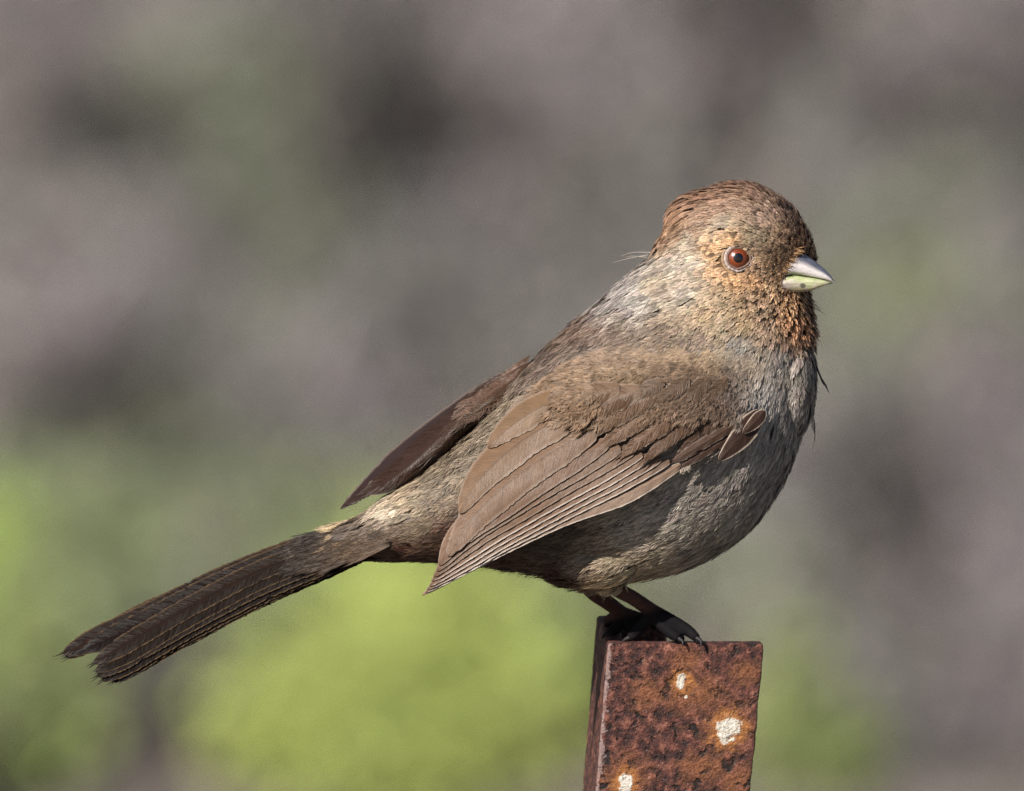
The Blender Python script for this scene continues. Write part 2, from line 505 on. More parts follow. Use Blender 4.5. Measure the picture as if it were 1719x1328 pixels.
    nt.links.new(col, b.inputs['Base Color'])
    hgt = math_n(nt, 'ADD', math_n(nt, 'ADD', math_n(nt, 'MULTIPLY', mid, 0.7), math_n(nt, 'MULTIPLY', fine, 0.5)), math_n(nt, 'MULTIPLY', chip, 0.12))
    hgt = math_n(nt, 'SUBTRACT', hgt, math_n(nt, 'MULTIPLY', dk, 0.3))
    bm = N(nt, 'ShaderNodeBump', i_Strength=1.0, i_Distance=0.0022)
    nt.links.new(hgt, bm.inputs['Height']); nt.links.new(bm.outputs[0], b.inputs['Normal'])
    rr = ramp(nt, mid2, [(0.3, (0.42,) * 3), (0.7, (0.75,) * 3)])
    nt.links.new(rr, b.inputs['Roughness'])
    foot = corner - az * 1.45
    me = make_mesh('metal_post', wpos - foot, f, True, mats=[mt])
    a = me.attributes.new('loc', 'FLOAT_VECTOR', 'POINT')
    if len(me.vertices) == len(loc):
        a.data.foreach_set('vector', loc.astype(np.float32).ravel())
    o = obj('metal_post', me, label='rusty brown steel channel post with white chips, standing under the bird', category='post')
    o.location = foot


build_post()

# ------------------------------------------------------------------ the bird: body surface
BIRD0 = Vector(P(1080, 1078, 0))
bird = empty('small_songbird', BIRD0)
bird['label'] = 'grey-brown songbird with buff-orange face, red eye and pale bill, perched on the rusty post'
bird['category'] = 'bird'

STN = [  # dorsal u,v  ventral u,v  centre depth, half depth
    (560, 892, 572, 936, 0, 12), (600, 872, 612, 936, 0, 24), (645, 842, 650, 938, 0, 42), (735, 781, 745, 940, 0, 66), (815, 705, 850, 950, 0, 84),
    (885, 624, 945, 968, 0, 104), (945, 562, 1040, 972, 0, 128), (1000, 518, 1150, 952, 0, 148), (1038, 482, 1245, 897, 0, 150),
    (1068, 456, 1310, 812, 0, 140), (1094, 436, 1345, 715, -4, 127), (1110, 414, 1360, 625, -8, 114), (1124, 390, 1361, 560, -10, 106),
    (1138, 350, 1352, 512, -12, 104), (1182, 327, 1350, 484, -14, 104), (1237, 314, 1356, 462, -16, 96), (1292, 330, 1360, 446, -18, 78),
    (1335, 372, 1361, 432, -20, 46), (1352, 398, 1358, 424, -20, 18)]


def catmull(A, n):
    A = np.asarray(A, float); m = len(A)
    Ax = np.concatenate([2 * A[:1] - A[1:2], A, 2 * A[-1:] - A[-2:-1]])
    t = np.linspace(0, m - 1 - 1e-6, n); i = t.astype(int); f = (t - i)[:, None]
    p0, p1, p2, p3 = Ax[i], Ax[i + 1], Ax[i + 2], Ax[i + 3]
    return 0.5 * (2 * p1 + (p2 - p0) * f + (2 * p0 - 5 * p1 + 4 * p2 - p3) * f ** 2 + (3 * p1 - p0 - 3 * p2 + p3) * f ** 3)


def body_mesh():
    st = catmull(STN, 110); K = 56
    th = np.linspace(0, 2 * np.pi, K, endpoint=False)
    D = st[:, 0:2]; Vn = st[:, 2:4]; c = (D + Vn) / 2; r = (D - Vn) / 2
    ct = np.cos(th); sn = np.sin(th)
    uv = c[:, None] + r[:, None] * ct[None, :, None]
    w = st[:, 4:5] - st[:, 5:6] * np.sign(sn)[None] * np.abs(sn)[None] ** 0.92
    V = P(uv[..., 0], uv[..., 1], w).reshape(-1, 3)
    m = len(st)
    i = np.arange(m * K).reshape(m, K); j = np.roll(i, -1, 1)
    f = np.stack([i[:-1], j[:-1], j[1:], i[1:]], -1).reshape(-1, 4)
    V = np.concatenate([V, P(*np.append(c[0], 0)[:, None]), P(*np.append(c[-1], -20)[:, None])])
    f = np.concatenate([f, np.stack([j[0], i[0], np.full(K, m * K), np.full(K, -1)], -1), np.stack([i[-1], j[-1], np.full(K, m * K + 1), np.full(K, -1)], -1)])
    parts = [(V, f, np.zeros((len(V), 3)))]

    def ball(u, v, w, ru, rv, rw, n=28):
        a = np.linspace(0, np.pi, n)[1:-1]; b = np.linspace(0, 2 * np.pi, n * 2, endpoint=False)
        A, B = np.meshgrid(a, b, indexing='ij')
        uu = np.sin(A) * np.cos(B); vv = np.cos(A); ww = np.sin(A) * np.sin(B)
        X = P(u + ru * uu, v + rv * vv, w + rw * ww).reshape(-1, 3)
        k = np.arange(A.size).reshape(A.shape); l = np.roll(k, -1, 1)
        F = np.stack([k[:-1], k[1:], l[1:], l[:-1]], -1).reshape(-1, 4)
        top = P(*np.array([[u], [v + rv], [w]])); bot = P(*np.array([[u], [v - rv], [w]])); q = A.size
        X = np.concatenate([X, top, bot])
        F = np.concatenate([F, np.stack([l[0], k[0], np.full(len(b), q), np.full(len(b), -1)], -1)[:, [1, 0, 2, 3]], np.stack([k[-1], l[-1], np.full(len(b), q + 1), np.full(len(b), -1)], -1)[:, [1, 0, 2, 3]]])
        return X, F, np.zeros((len(X), 3))
    parts.append(ball(1240, 419, -14, 110, 103, 105))          # skull
    parts.append(ball(1178, 372, -14, 51, 42, 62))             # raised back of the crown
    parts.append(ball(1296, 452, -42, 56, 52, 50))             # face in front of the eye
    parts.append(ball(1010, 940, -40, 70, 38, 42))             # near thigh
    parts.append(ball(970, 945, 44, 62, 38, 40))               # far thigh
    parts.append(ball(1335, 640, -20, 30, 90, 70))             # breast
    # legs, toes (each radius in px)
    def limb(pts, rad):
        q = catmull(np.column_stack([pts, rad]), 26)
        return tube(P(q[:, 0], q[:, 1], q[:, 2]), q[:, 3] * S, 14, (0, 0, 0))
    Z0 = -34
    parts.append(limb([(1005, 945, -36), (1032, 985, -7.17647), (1066, 1006, 18.7059), (1100, 1030, 40)], [20, 14, 12.5, 13.5]))
    parts.append(limb([(1100, 1030, 40), (1122, 1040, 38), (1140, 1050, 38), (1158, 1061, 34), (1170, 1072, 26)], [14, 12, 11.5, 10, 7.5]))
    parts.append(limb([(1100, 1034, 40), (1116, 1052, 48), (1130, 1061, 56), (1140, 1066, 66)], [14, 11, 10, 8]))
    parts.append(limb([(1098, 1034, 38), (1112, 1050, 34), (1128, 1064, 31), (1140, 1072, 27)], [13, 10.5, 10, 7.5]))
    parts.append(limb([(1098, 1030, 42), (1082, 1046, 50), (1068, 1062, 54), (1056, 1071, 52)], [13, 11, 10, 8]))
    parts.append(limb([(965, 945, 46), (992, 990, 79.1765), (1018, 1010, 102.588), (1046, 1030, 126)], [18, 14, 13, 12]))
    parts.append(limb([(1046, 1030, 126), (1066, 1036, 128), (1086, 1042, 132), (1104, 1052, 138)], [12, 11, 10, 8]))
    parts.append(limb([(1046, 1032, 126), (1040, 1044, 120), (1034, 1056, 116), (1022, 1066, 110)], [12, 11, 10, 8]))
    parts.append(limb([(1046, 1032, 126), (1056, 1048, 118), (1060, 1060, 108), (1058, 1071, 96)], [12, 10, 9, 7]))
    parts.append(limb([(1046, 1032, 128), (1030, 1036, 150), (1022, 1042, 168), (1020, 1048, 184)], [12, 10, 9, 7]))
    v, f, _ = join(parts)
    me = make_mesh('tmp_body', v, f)
    o = bpy.data.objects.new('tmp_body', me); COL.objects.link(o)
    rm = o.modifiers.new('r', 'REMESH'); rm.mode = 'VOXEL'; rm.voxel_size = 0.00042; rm.adaptivity = 0
    sm = o.modifiers.new('s', 'SMOOTH'); sm.factor = 0.5; sm.iterations = 5
    bpy.context.view_layer.update()
    ev = o.evaluated_get(bpy.context.evaluated_depsgraph_get())
    m2 = bpy.data.meshes.new_from_object(ev)
    bpy.data.objects.remove(o)
    nv = len(m2.vertices)
    co = np.empty(nv * 3, np.float32); m2.vertices.foreach_get('co', co); co = co.reshape(-1, 3)
    return m2, co


bmesh_, BCO = body_mesh()
print('body verts', len(BCO))
BVH = BVHTree.FromPolygons([Vector(c) for c in BCO.tolist()], [tuple(p.vertices) for p in bmesh_.polygons])


def body_w(u, v, far=False):
    """depth of the body surface seen through a pixel"""
    a = Vector(P(u, v, -600)) if not far else Vector(P(u, v, 600))
    d = (Vector(P(u, v, 0)) - a).normalized()
    h = BVH.ray_cast(a, d)
    if h[0] is None: return None
    return float(Q(np.array(h[0]))[2])


# ------------------------------------------------------------------ plumage fields, given at places on the bird
FLOW = np.array([
    (1350, 400, -.45, -.9), (1325, 350, -.6, -.8), (1290, 322, -.8, -.6), (1240, 305, -1, -.1), (1180, 320, -1, .2), (1130, 360, -.95, .3), (1118, 395, -.8, .6),
    (1310, 400, -.8, -.6), (1270, 370, -1, -.15), (1220, 360, -1, .0), (1170, 380, -1, .15), (1237, 398, -1, .05), (1290, 430, -1, -.3),
    (1270, 440, -.9, .1), (1205, 400, -1, .15), (1200, 440, -.95, .3), (1237, 476, -.9, .45), (1275, 470, -.75, .65), (1300, 500, -.6, .8), (1270, 510, -.7, .7),
    (1180, 450, -1, .2), (1150, 500, -.9, .4), (1200, 500, -.85, .5), (1230, 540, -.75, .65), (1340, 520, -.1, 1), (1310, 540, -.3, .95), (1360, 560, .05, 1),
    (1100, 480, -.85, .5), (1070, 450, -.8, .6), (1120, 430, -.95, .3), (1050, 560, -.85, .5), (1120, 560, -.85, .5), (980, 600, -.85, .5), (1000, 530, -.8, .6),
    (1180, 580, -.7, .7), (1240, 600, -.6, .8), (1300, 600, -.3, .95), (1360, 640, 0, 1), (1340, 700, -.25, .95), (1280, 650, -.5, .85), (1290, 760, -.6, .8),
    (1340, 780, -.4, .9), (1200, 850, -.8, .6), (1270, 880, -.75, .6), (1100, 900, -.9, .45), (1180, 940, -.95, .3), (1050, 950, -.92, .35), (950, 950, -1, .1),
    (1000, 900, -.9, .35), (900, 800, -.8, .5), (800, 770, -.8, .6), (700, 850, -.9, .4), (620, 890, -.93, .35), (700, 930, -1, .05), (850, 930, -1, .1)], float)

# u, v, rgb in full sun (shade painted in under the wing), feather length, width, lift (px)
LOOK = np.array([
    (1350, 385, 150, 112, 86, 13, 5, 6), (1320, 350, 158, 122, 98, 15, 6, 6), (1280, 325, 160, 122, 98, 18, 6, 7.5), (1240, 312, 160, 118, 90, 22, 6, 7.5), (1190, 325, 160, 116, 86, 24, 6, 7.5),
    (1150, 350, 162, 118, 84, 28, 6, 8), (1130, 385, 160, 120, 88, 26, 6, 8), (1225, 345, 162, 122, 96, 22, 7, 4), (1290, 370, 160, 130, 112, 14, 6, 5), (1340, 410, 165, 125, 90, 10, 4, 6),
    (1150, 385, 162, 122, 90, 26, 7, 6), (1190, 360, 160, 120, 90, 24, 7, 5), (1170, 402, 176, 160, 136, 22, 7, 4), (1230, 378, 172, 158, 134, 18, 6, 4), (1270, 395, 160, 140, 110, 12, 5, 5), (1237, 400, 222, 166, 108, 11, 4, 4), (1205, 418, 226, 170, 112, 11, 4, 4),
    (1270, 440, 210, 172, 134, 10, 4, 4), (1206, 455, 220, 168, 116, 10, 4, 4), (1237, 472, 232, 168, 102, 10, 5, 5), (1268, 468, 228, 166, 104, 10, 5, 5), (1285, 450, 186, 150, 112, 10, 4.5, 6), (1300, 440, 176, 136, 96, 10, 4, 6), (1225, 486, 190, 160, 122, 13, 5, 5), (1190, 470, 188, 170, 142, 20, 6, 4),
    (1265, 495, 180, 148, 112, 12, 5, 7), (1290, 490, 214, 166, 118, 11, 5, 7), (1285, 512, 186, 156, 122, 13, 5, 7), (1310, 420, 158, 124, 92, 11, 4, 6), (1285, 405, 150, 130, 104, 12, 5, 6), (1215, 500, 186, 164, 132, 16, 6, 6),
    (1180, 440, 184, 168, 146, 22, 7, 4), (1150, 430, 184, 170, 148, 26, 8, 4), (1120, 470, 186, 164, 136, 28, 8, 4), (1170, 490, 186, 172, 150, 26, 8, 4), (1200, 520, 205, 172, 128, 20, 7, 5),
    (1255, 532, 206, 172, 124, 16, 6, 6), (1225, 545, 186, 164, 132, 20, 6, 6), (1290, 545, 190, 160, 130, 16, 6, 6), (1320, 530, 222, 158, 100, 12, 5, 8), (1340, 550, 214, 145, 92, 13, 5, 8), (1325, 510, 222, 165, 110, 10, 4, 8),
    (1362, 530, 160, 112, 80, 14, 5, 7), (1065, 465, 176, 164, 154, 28, 8, 4), (1090, 500, 180, 168, 152, 30, 9, 4), (1030, 500, 168, 152, 140, 34, 9, 5), (1100, 440, 178, 166, 146, 26, 8, 4),
    (1000, 545, 120, 96, 80, 36, 11, 5), (1060, 560, 126, 104, 86, 34, 11, 5), (960, 600, 116, 93, 76, 36, 12, 5), (1120, 560, 140, 118, 98, 32, 10, 5), (1180, 560, 156, 134, 112, 26, 9, 5),
    (1250, 570, 166, 157, 146, 25, 8, 4.5), (1310, 590, 164, 156, 147, 25, 8, 4.5), (1360, 600, 147, 140, 133, 25, 8, 4.5), (1290, 650, 165, 158, 152, 31, 9, 4.5), (1350, 700, 148, 142, 139, 35, 10, 4.5),
    (1280, 730, 156, 149, 141, 37, 10, 4.5), (1320, 800, 147, 140, 133, 39, 11, 4.5), (1240, 800, 159, 149, 138, 39, 11, 4.5), (1150, 840, 166, 155, 141, 39, 11, 4.5), (1200, 900, 158, 147, 130, 39, 11, 4.5),
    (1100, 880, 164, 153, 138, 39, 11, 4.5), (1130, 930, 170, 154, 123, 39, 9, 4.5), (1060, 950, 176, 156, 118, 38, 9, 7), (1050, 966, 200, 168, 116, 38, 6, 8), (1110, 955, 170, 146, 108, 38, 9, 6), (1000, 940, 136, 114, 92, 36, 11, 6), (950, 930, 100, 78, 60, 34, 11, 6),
    (900, 905, 88, 68, 52, 34, 11, 5), (955, 895, 100, 82, 66, 34, 11, 5), (960, 965, 84, 52, 32, 30, 9, 6), (870, 945, 84, 46, 26, 30, 10, 6), (780, 900, 84, 46, 26, 34, 11, 5), (700, 925, 86, 44, 24, 36, 12, 4), (640, 930, 80, 46, 30, 36, 12, 4),  # rufous vent and flank, darkened to stand for the wing's shadow
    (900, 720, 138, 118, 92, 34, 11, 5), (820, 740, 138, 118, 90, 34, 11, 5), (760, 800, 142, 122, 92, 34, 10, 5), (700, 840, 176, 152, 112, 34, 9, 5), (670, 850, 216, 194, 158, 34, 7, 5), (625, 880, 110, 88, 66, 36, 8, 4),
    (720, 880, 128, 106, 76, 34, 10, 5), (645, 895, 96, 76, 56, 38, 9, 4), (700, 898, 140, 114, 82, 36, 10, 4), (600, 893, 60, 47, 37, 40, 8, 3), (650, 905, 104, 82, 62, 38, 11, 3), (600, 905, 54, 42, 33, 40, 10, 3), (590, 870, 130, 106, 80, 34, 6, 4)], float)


_b = (LOOK[:, 0] > 1030) & (LOOK[:, 1] > 690)
LOOK[_b, 2:5] *= 1.10


def interp(tab, uv, power=3.5, soft=12.0):
    out = np.zeros((len(uv), tab.shape[1] - 2)); 
    for s in range(0, len(uv), 20000):
        q = uv[s:s + 20000]
        d2 = ((q[:, None] - tab[None, :, :2]) ** 2).sum(-1) + soft ** 2
        w = d2 ** (-power / 2); w /= w.sum(1)[:, None]
        out[s:s + 20000] = w @ tab[:, 2:]
    return out


def unit(a):
    return a / (np.linalg.norm(a, axis=-1, keepdims=True) + 1e-12)


# ------------------------------------------------------------------ barbs: soft contour feathers
def barb_mesh(R, Nn, L, W, cb, ct, K=9, bw=1.5, rag=0.12):
    """R, Nn: (M,4,3) shaft points and normals; L, W in metres; colours at base and tip. K barbs a side."""
    M = len(R)
    T = unit(np.gradient(R, axis=1))
    Sd = unit(np.cross(T, Nn))

    def at(A, t, ext=True):
        t3 = t * 3; i = np.clip(np.floor(t3).astype(int), 0, 2); f = t3 - i
        idx = np.arange(M)[:, None]
        return A[idx, i] * (1 - f[..., None]) + A[idx, i + 1] * f[..., None]
    side = np.tile(np.array([-1, 1]), K)[None, :]
    t0 = np.repeat(np.linspace(0.02, 0.92, K), 2)[None, :] + rng.uniform(-.04, .04, (M, 2 * K))
    sweep = rng.uniform(0.46, 0.62, (M, 2 * K)) * (1.1 - 0.55 * t0)
    prof = np.sin(np.clip(t0 * 0.8 + 0.18, 0, 1) * np.pi) ** 0.7
    lat = W[:, None] * 0.72 * prof * (1 + rng.normal(0, rag, (M, 2 * K))) * side
    p0 = at(R, t0)
    t1 = t0 + sweep * 0.5; t2 = t0 + sweep * (1 + rng.normal(0, rag, (M, 2 * K)))
    n1 = at(Nn, np.clip(t1, 0, 1))
    wav = rng.normal(0, 0.06, (M, 2 * K)) * L[:, None]
    p1 = at(R, t1) + at(Sd, np.clip(t1, 0, 1)) * (lat * 0.70)[..., None] - n1 * (np.abs(lat) * 0.05)[..., None]
    p2 = at(R, t2) + at(Sd, np.clip(t2, 0, 1)) * (lat + wav * .3)[..., None] - n1 * (np.abs(lat) * 0.16)[..., None] + n1 * (np.abs(wav) * 0.35)[..., None]
    d = unit(p2 - p0); b = unit(np.cross(d, n1))
    tw = rng.normal(0, 0.26, (M, 2 * K))[..., None]
    b = unit(b + n1 * tw)
    h = (bw * S * rng.uniform(0.7, 1.3, (M, 2 * K)) / 2)[..., None]
    V = np.stack([p0 - b * h, p0 + b * h, p1 + b * h * 1.15, p1 - b * h * 1.15, p2], 2).reshape(-1, 3)
    n = M * 2 * K; k = np.arange(n)[:, None] * 5
    F = np.concatenate([k + [0, 1, 2, 3], np.concatenate([k + [3, 2, 4], np.full((n, 1), -1)], 1)])
    br = rng.normal(1, 0.13, (M, 2 * K, 1, 1)) * rng.normal(1, 0.18, (M, 1, 1, 1)) * (1 + 0.16 * np.sin(t0 * 21 + rng.uniform(0, 6, (M, 1)) + side))[..., None, None]
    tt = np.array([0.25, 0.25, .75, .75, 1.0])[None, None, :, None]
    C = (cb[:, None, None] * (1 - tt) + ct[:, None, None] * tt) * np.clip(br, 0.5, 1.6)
    return V, F, np.clip(C.reshape(-1, 3), 0, 1)


m_barb, nt, b = new_mat('feather_barbs', 0.55, 0.35)
a = N(nt, 'ShaderNodeVertexColor', layer_name='Col')
nt.links.new(a.outputs['Color'], b.inputs['Base Color'])

GAIN = 0.80


def look_colour(rgb):
    return lin(rgb) * GAIN


def colour_body():
    q = Q(BCO)
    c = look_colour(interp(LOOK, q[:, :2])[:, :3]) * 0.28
    leg = (q[:, 1] > 976) & (q[:, 0] > 960)
    kk = np.clip((q[:, 1] - 1018) / 14 + (q[:, 0] - 1090) / 60, 0, 1)[:, None]
    legc = np.array([0.080, 0.040, 0.033]) * (1 - kk) + np.array([0.010, 0.009, 0.011]) * kk
    far = (q[:, 2] > 10)[:, None]
    legc = np.where(far, legc * 0.8, legc)  # leg colours darkened, far leg more, to stand for shade under the bird
    c = np.where(leg[:, None], legc, c)
    at = bmesh_.color_attributes.new('Col', 'FLOAT_COLOR', 'POINT')
    cc = np.ones((len(c), 4), np.float32); cc[:, :3] = c
    at.data.foreach_set('color', cc.ravel())


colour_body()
m_body, nt, b = new_mat('skin_and_down', 0.75, 0.1)
a = N(nt, 'ShaderNodeVertexColor', layer_name='Col')
tc = N(nt, 'ShaderNodeTexCoord')
nn = N(nt, 'ShaderNodeTexNoise', i_Scale=900.0, i_Detail=4.0)
nt.links.new(tc.outputs['Object'], nn.inputs['Vector'])
vo = N(nt, 'ShaderNodeTexVoronoi', i_Scale=1300.0, feature='DISTANCE_TO_EDGE')
nt.links.new(tc.outputs['Object'], vo.inputs['Vector'])
col = mix_col(nt, 0.6, a.outputs['Color'], mix_col(nt, nn.outputs['Fac'], (0.35, 0.35, 0.35), (1.5, 1.5, 1.5)), 'MULTIPLY')
nt.links.new(col, b.inputs['Base Color'])
bm = N(nt, 'ShaderNodeBump', i_Strength=0.4, i_Distance=0.00025)
nt.links.new(math_n(nt, 'MULTIPLY', math_n(nt, 'MINIMUM', vo.outputs['Distance'], 0.12), 4.0), bm.inputs['Height'])
nt.links.new(bm.outputs[0], b.inputs['Normal'])
bmesh_.materials.clear(); bmesh_.materials.append(m_body)
bmesh_.polygons.foreach_set('use_smooth', np.ones(len(bmesh_.polygons), bool))
bmesh_.name = 'body'
bco2 = BCO - np.array(BIRD0)
bmesh_.vertices.foreach_set('co', bco2.astype(np.float32).ravel())
bo = bpy.data.objects.new('body', bmesh_); COL.objects.link(bo); bo.parent = bird


def add_part(name, V, F, C, parent, mats, smooth=False, uv=None, midx=None, **props):
    """mesh given in world coordinates, stored relative to the bird"""
    me = make_mesh(name, np.asarray(V) - np.array(BIRD0), F, smooth, C, uv, mats, midx)
    o = bpy.data.objects.new(name, me); COL.objects.link(o); o.parent = parent
    for k, v in props.items(): o[k] = v
    return o


EYE = (1237, 434); EYE_R = 23.0
ew = body_w(*EYE)


def build_plumage():
    # candidates spread evenly over the skin
    nf = len(bmesh_.polygons)
    cen = np.empty(nf * 3, np.float32); bmesh_.polygons.foreach_get('center', cen); cen = cen.reshape(-1, 3) + np.array(BIRD0)
    nor = np.empty(nf * 3, np.float32); bmesh_.polygons.foreach_get('normal', nor); nor = nor.reshape(-1, 3)
    area = np.empty(nf, np.float32); bmesh_.polygons.foreach_get('area', area)
    q = Q(cen)
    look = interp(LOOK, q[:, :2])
    L = look[:, 3]; W = look[:, 4]
    dens = 1.0 / (L * W) * np.where(L < 15, 3.3, 4.2)
    a_px = area / S ** 2
    bad = ((q[:, 1] > 985) | ((q[:, 1] > 972) & (q[:, 0] < 1015) & (np.abs(nor[:, 2]) < 0.3) & (q[:, 0] > 975)))
    e = np.hypot(q[:, 0] - EYE[0], (q[:, 1] - EYE[1])); bad |= (np.hypot((q[:, 0] - EYE[0] - 6) / 1.22, q[:, 1] - EYE[1]) < 24 + 2.5 * np.sin(q[:, 0] * .9) * np.sin(q[:, 1] * .7)) & (q[:, 2] < -60)
    # the bill grows out here
    bad |= (np.hypot(q[:, 0] - 1340, q[:, 1] - 457) < 16) & (q[:, 2] < -30) & (q[:, 0] > 1318)
    pick = (rng.random(nf) < dens * a_px) & ~bad
    idx = np.nonzero(pick)[0]
    print('contour feathers', len(idx))
    p = cen[idx].astype(float); n = nor[idx].astype(float); qq = q[idx]; lk = look[idx]
    fl = interp(FLOW, qq[:, :2])
    ang = rng.normal(0, 0.10, len(idx)); ca, sa = np.cos(ang), np.sin(ang)
    fl = np.stack([fl[:, 0] * ca - fl[:, 1] * sa, fl[:, 0] * sa + fl[:, 1] * ca], -1)
    d = unit(fl[:, :1] * RIGHT - fl[:, 1:2] * UPV)
    # where the surface turns away the feathers still run backwards over it
    M = len(idx)
    Lm = lk[:, 3] * S * rng.uniform(0.8, 1.25, M); Wm = lk[:, 4] * S * rng.uniform(0.85, 1.2, M)
    lift = lk[:, 5] * S * rng.uniform(0.6, 1.6, M) * np.where(lk[:, 3] < 15, 1.3, 1.15)
    R = np.zeros((M, 4, 3)); NN = np.zeros((M, 4, 3))
    hp = [0.15, 0.55, 0.85, 1.0]
    for i in range(M):
        pp = Vector(p[i]); nv = Vector(n[i]); dd = Vector(d[i])
        for k in range(4):
            R[i, k] = pp + nv * (lift[i] * hp[k]); NN[i, k] = nv
            t = dd - nv * dd.dot(nv)
            if t.length < 0.05: t = nv.cross(Vector((0, 1, 0)))
            t.normalize()
            h = BVH.find_nearest(pp + t * (Lm[i] / 3))
            if h[0] is not None:
                pp = h[0]; nv = (nv * 0.5 + h[1]).normalized()
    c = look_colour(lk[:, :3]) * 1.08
    sat = np.clip((c[:, :1] - c[:, 2:3]) / (c[:, :1] + 1e-6) * 2.2 - .35, .25, .76); sat = np.where(qq[:, 1:2] < 570, sat, .62)
    m_ = c.mean(1, keepdims=True) * np.array([1.07, 0.98, 0.94])
    c = c * sat + m_ * (1 - sat)
    c = c * rng.normal(1, 0.02, (M, 3)) * np.where(lk[:, 3:4] < 15, np.clip(rng.normal(1.12, 0.34, (M, 1)), .25, 1.8), rng.normal(1, 0.10, (M, 1)))
    small = lk[:, 3] < 17
    out = []
    for sel, K, bw in ((small, 8, 1.3), (~small, 15, 1.05)):
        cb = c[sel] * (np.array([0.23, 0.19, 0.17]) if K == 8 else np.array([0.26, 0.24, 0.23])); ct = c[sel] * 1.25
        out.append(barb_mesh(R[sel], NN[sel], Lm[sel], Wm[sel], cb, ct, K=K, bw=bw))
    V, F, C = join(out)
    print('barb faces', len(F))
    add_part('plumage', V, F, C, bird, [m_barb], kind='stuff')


build_plumage()

# ------------------------------------------------------------------ near wing sheet
def rbf_fit(tab):
    tab = np.asarray(tab, float); p = tab[:, :2] / 100; n = len(p)
    r = np.linalg.norm(p[:, None] - p[None], axis=-1)
    K = r ** 3
    A = np.zeros((n + 3, n + 3)); A[:n, :n] = K + np.eye(n) * 1e-3; A[:n, n] = 1; A[:n, n + 1:] = p; A[n, :n] = 1; A[n + 1:, :n] = p.T
    s = np.linalg.solve(A, np.concatenate([tab[:, 2], np.zeros(3)]))

    def f(u, v):
        u = np.asarray(u, float); v = np.asarray(v, float)
        x = np.stack([u, v], -1) / 100
        rr = np.linalg.norm(x[..., None, :] - p, axis=-1)
        return (rr ** 3) @ s[:n] + s[n] + x @ s[n + 1:]
    return f


tab = []
for (u, v, off) in [(1262, 668, 3), (1230, 610, 1), (1150, 585, 0), (1060, 590, 0), (980, 625, 2), (1180, 650, 8), (1060, 660, 10), (940, 665, 10), (1262, 712, 9), (1210, 745, 14), (1140, 775, 22), (1000, 740, 18), (880, 720, 16)]:
    tab.append((u, v, body_w(u, v) - 4 - off))
print([(a, b, round(c)) for a, b, c in tab])
tab += [(1060, 835, -184), (1000, 862, -178), (950, 882, -172), (860, 922, -160), (900, 810, -154), (820, 790, -116), (770, 860, -122), (748, 940, -146), (710, 1004, -156), (800, 940, -154)]
wing_w = rbf_fit(tab)

# materials for vanes
def vane_mat(name, rough, edge_col, edge_amt, spec=0.3):
    m, nt, b = new_mat(name, rough, spec)
    at = N(nt, 'ShaderNodeVertexColor', layer_name='Col')
    uv = N(nt, 'ShaderNodeUVMap', uv_map='UVMap')
    sep = N(nt, 'ShaderNodeSeparateXYZ'); nt.links.new(uv.outputs[0], sep.inputs[0])
    s, t = sep.outputs[0], sep.outputs[1]       # s: px along, t: -1..1 across
    at_ = math_n(nt, 'ABSOLUTE', t)
    ph = math_n(nt, 'SUBTRACT', s, math_n(nt, 'MULTIPLY', at_, 26.0))
    cmb = N(nt, 'ShaderNodeCombineXYZ')
    nt.links.new(math_n(nt, 'MULTIPLY', ph, 0.42), cmb.inputs[0]); nt.links.new(math_n(nt, 'MULTIPLY', t, 1.3), cmb.inputs[1])
    ns = N(nt, 'ShaderNodeTexNoise', i_Scale=1.0, i_Detail=3.0, i_Roughness=0.6)
    nt.links.new(cmb.outputs[0], ns.inputs['Vector'])
    cmb2 = N(nt, 'ShaderNodeCombineXYZ')
    nt.links.new(math_n(nt, 'MULTIPLY', ph, 0.045), cmb2.inputs[0]); nt.links.new(math_n(nt, 'MULTIPLY', t, 0.9), cmb2.inputs[1])
    nb = N(nt, 'ShaderNodeTexNoise', i_Scale=1.0, i_Detail=4.0)
    nt.links.new(cmb2.outputs[0], nb.inputs['Vector'])
    c = mix_col(nt, 1.0, at.outputs['Color'], ramp(nt, ns.outputs['Fac'], [(0.3, (0.78,) * 3), (0.7, (1.22,) * 3)]), 'MULTIPLY')
    c = mix_col(nt, 1.0, c, ramp(nt, nb.outputs['Fac'], [(0.3, (0.88, 0.89, 0.90)), (0.7, (1.12, 1.10, 1.09))]), 'MULTIPLY')
    eg = ramp(nt, math_n(nt, 'ADD', at_, math_n(nt, 'MULTIPLY', math_n(nt, 'SUBTRACT', ns.outputs['Fac'], 0.5), 0.12)), [(0.80, (0, 0, 0)), (0.96, (edge_amt,) * 3)])
    c = mix_col(nt, eg, c, tuple(edge_col))
    rc = ramp(nt, at_, [(0.02, (1, 1, 1)), (0.06, (0, 0, 0))])
    c = mix_col(nt, math_n(nt, 'MULTIPLY', rc, 0.55), c, mix_col(nt, 1.0, c, (0.45, 0.38, 0.35), 'MULTIPLY'))
    nt.links.new(c, b.inputs['Base Color'])
    bm = N(nt, 'ShaderNodeBump', i_Strength=0.75, i_Distance=0.00022)
    nt.links.new(ns.outputs['Fac'], bm.inputs['Height']); nt.links.new(bm.outputs[0], b.inputs['Normal'])
    return m


m_wing = vane_mat('wing_vane', 0.44, (0.30, 0.24, 0.20), 0.4)
m_prim = vane_mat('primary_vane', 0.45, (0.50, 0.43, 0.38), 0.85)
m_alula = vane_mat('alula_vane', 0.5, (0.52, 0.42, 0.34), 0.95)
m_tail = vane_mat('tail_vane', 0.45, (0.13, 0.085, 0.045), 0.6, 0.15)


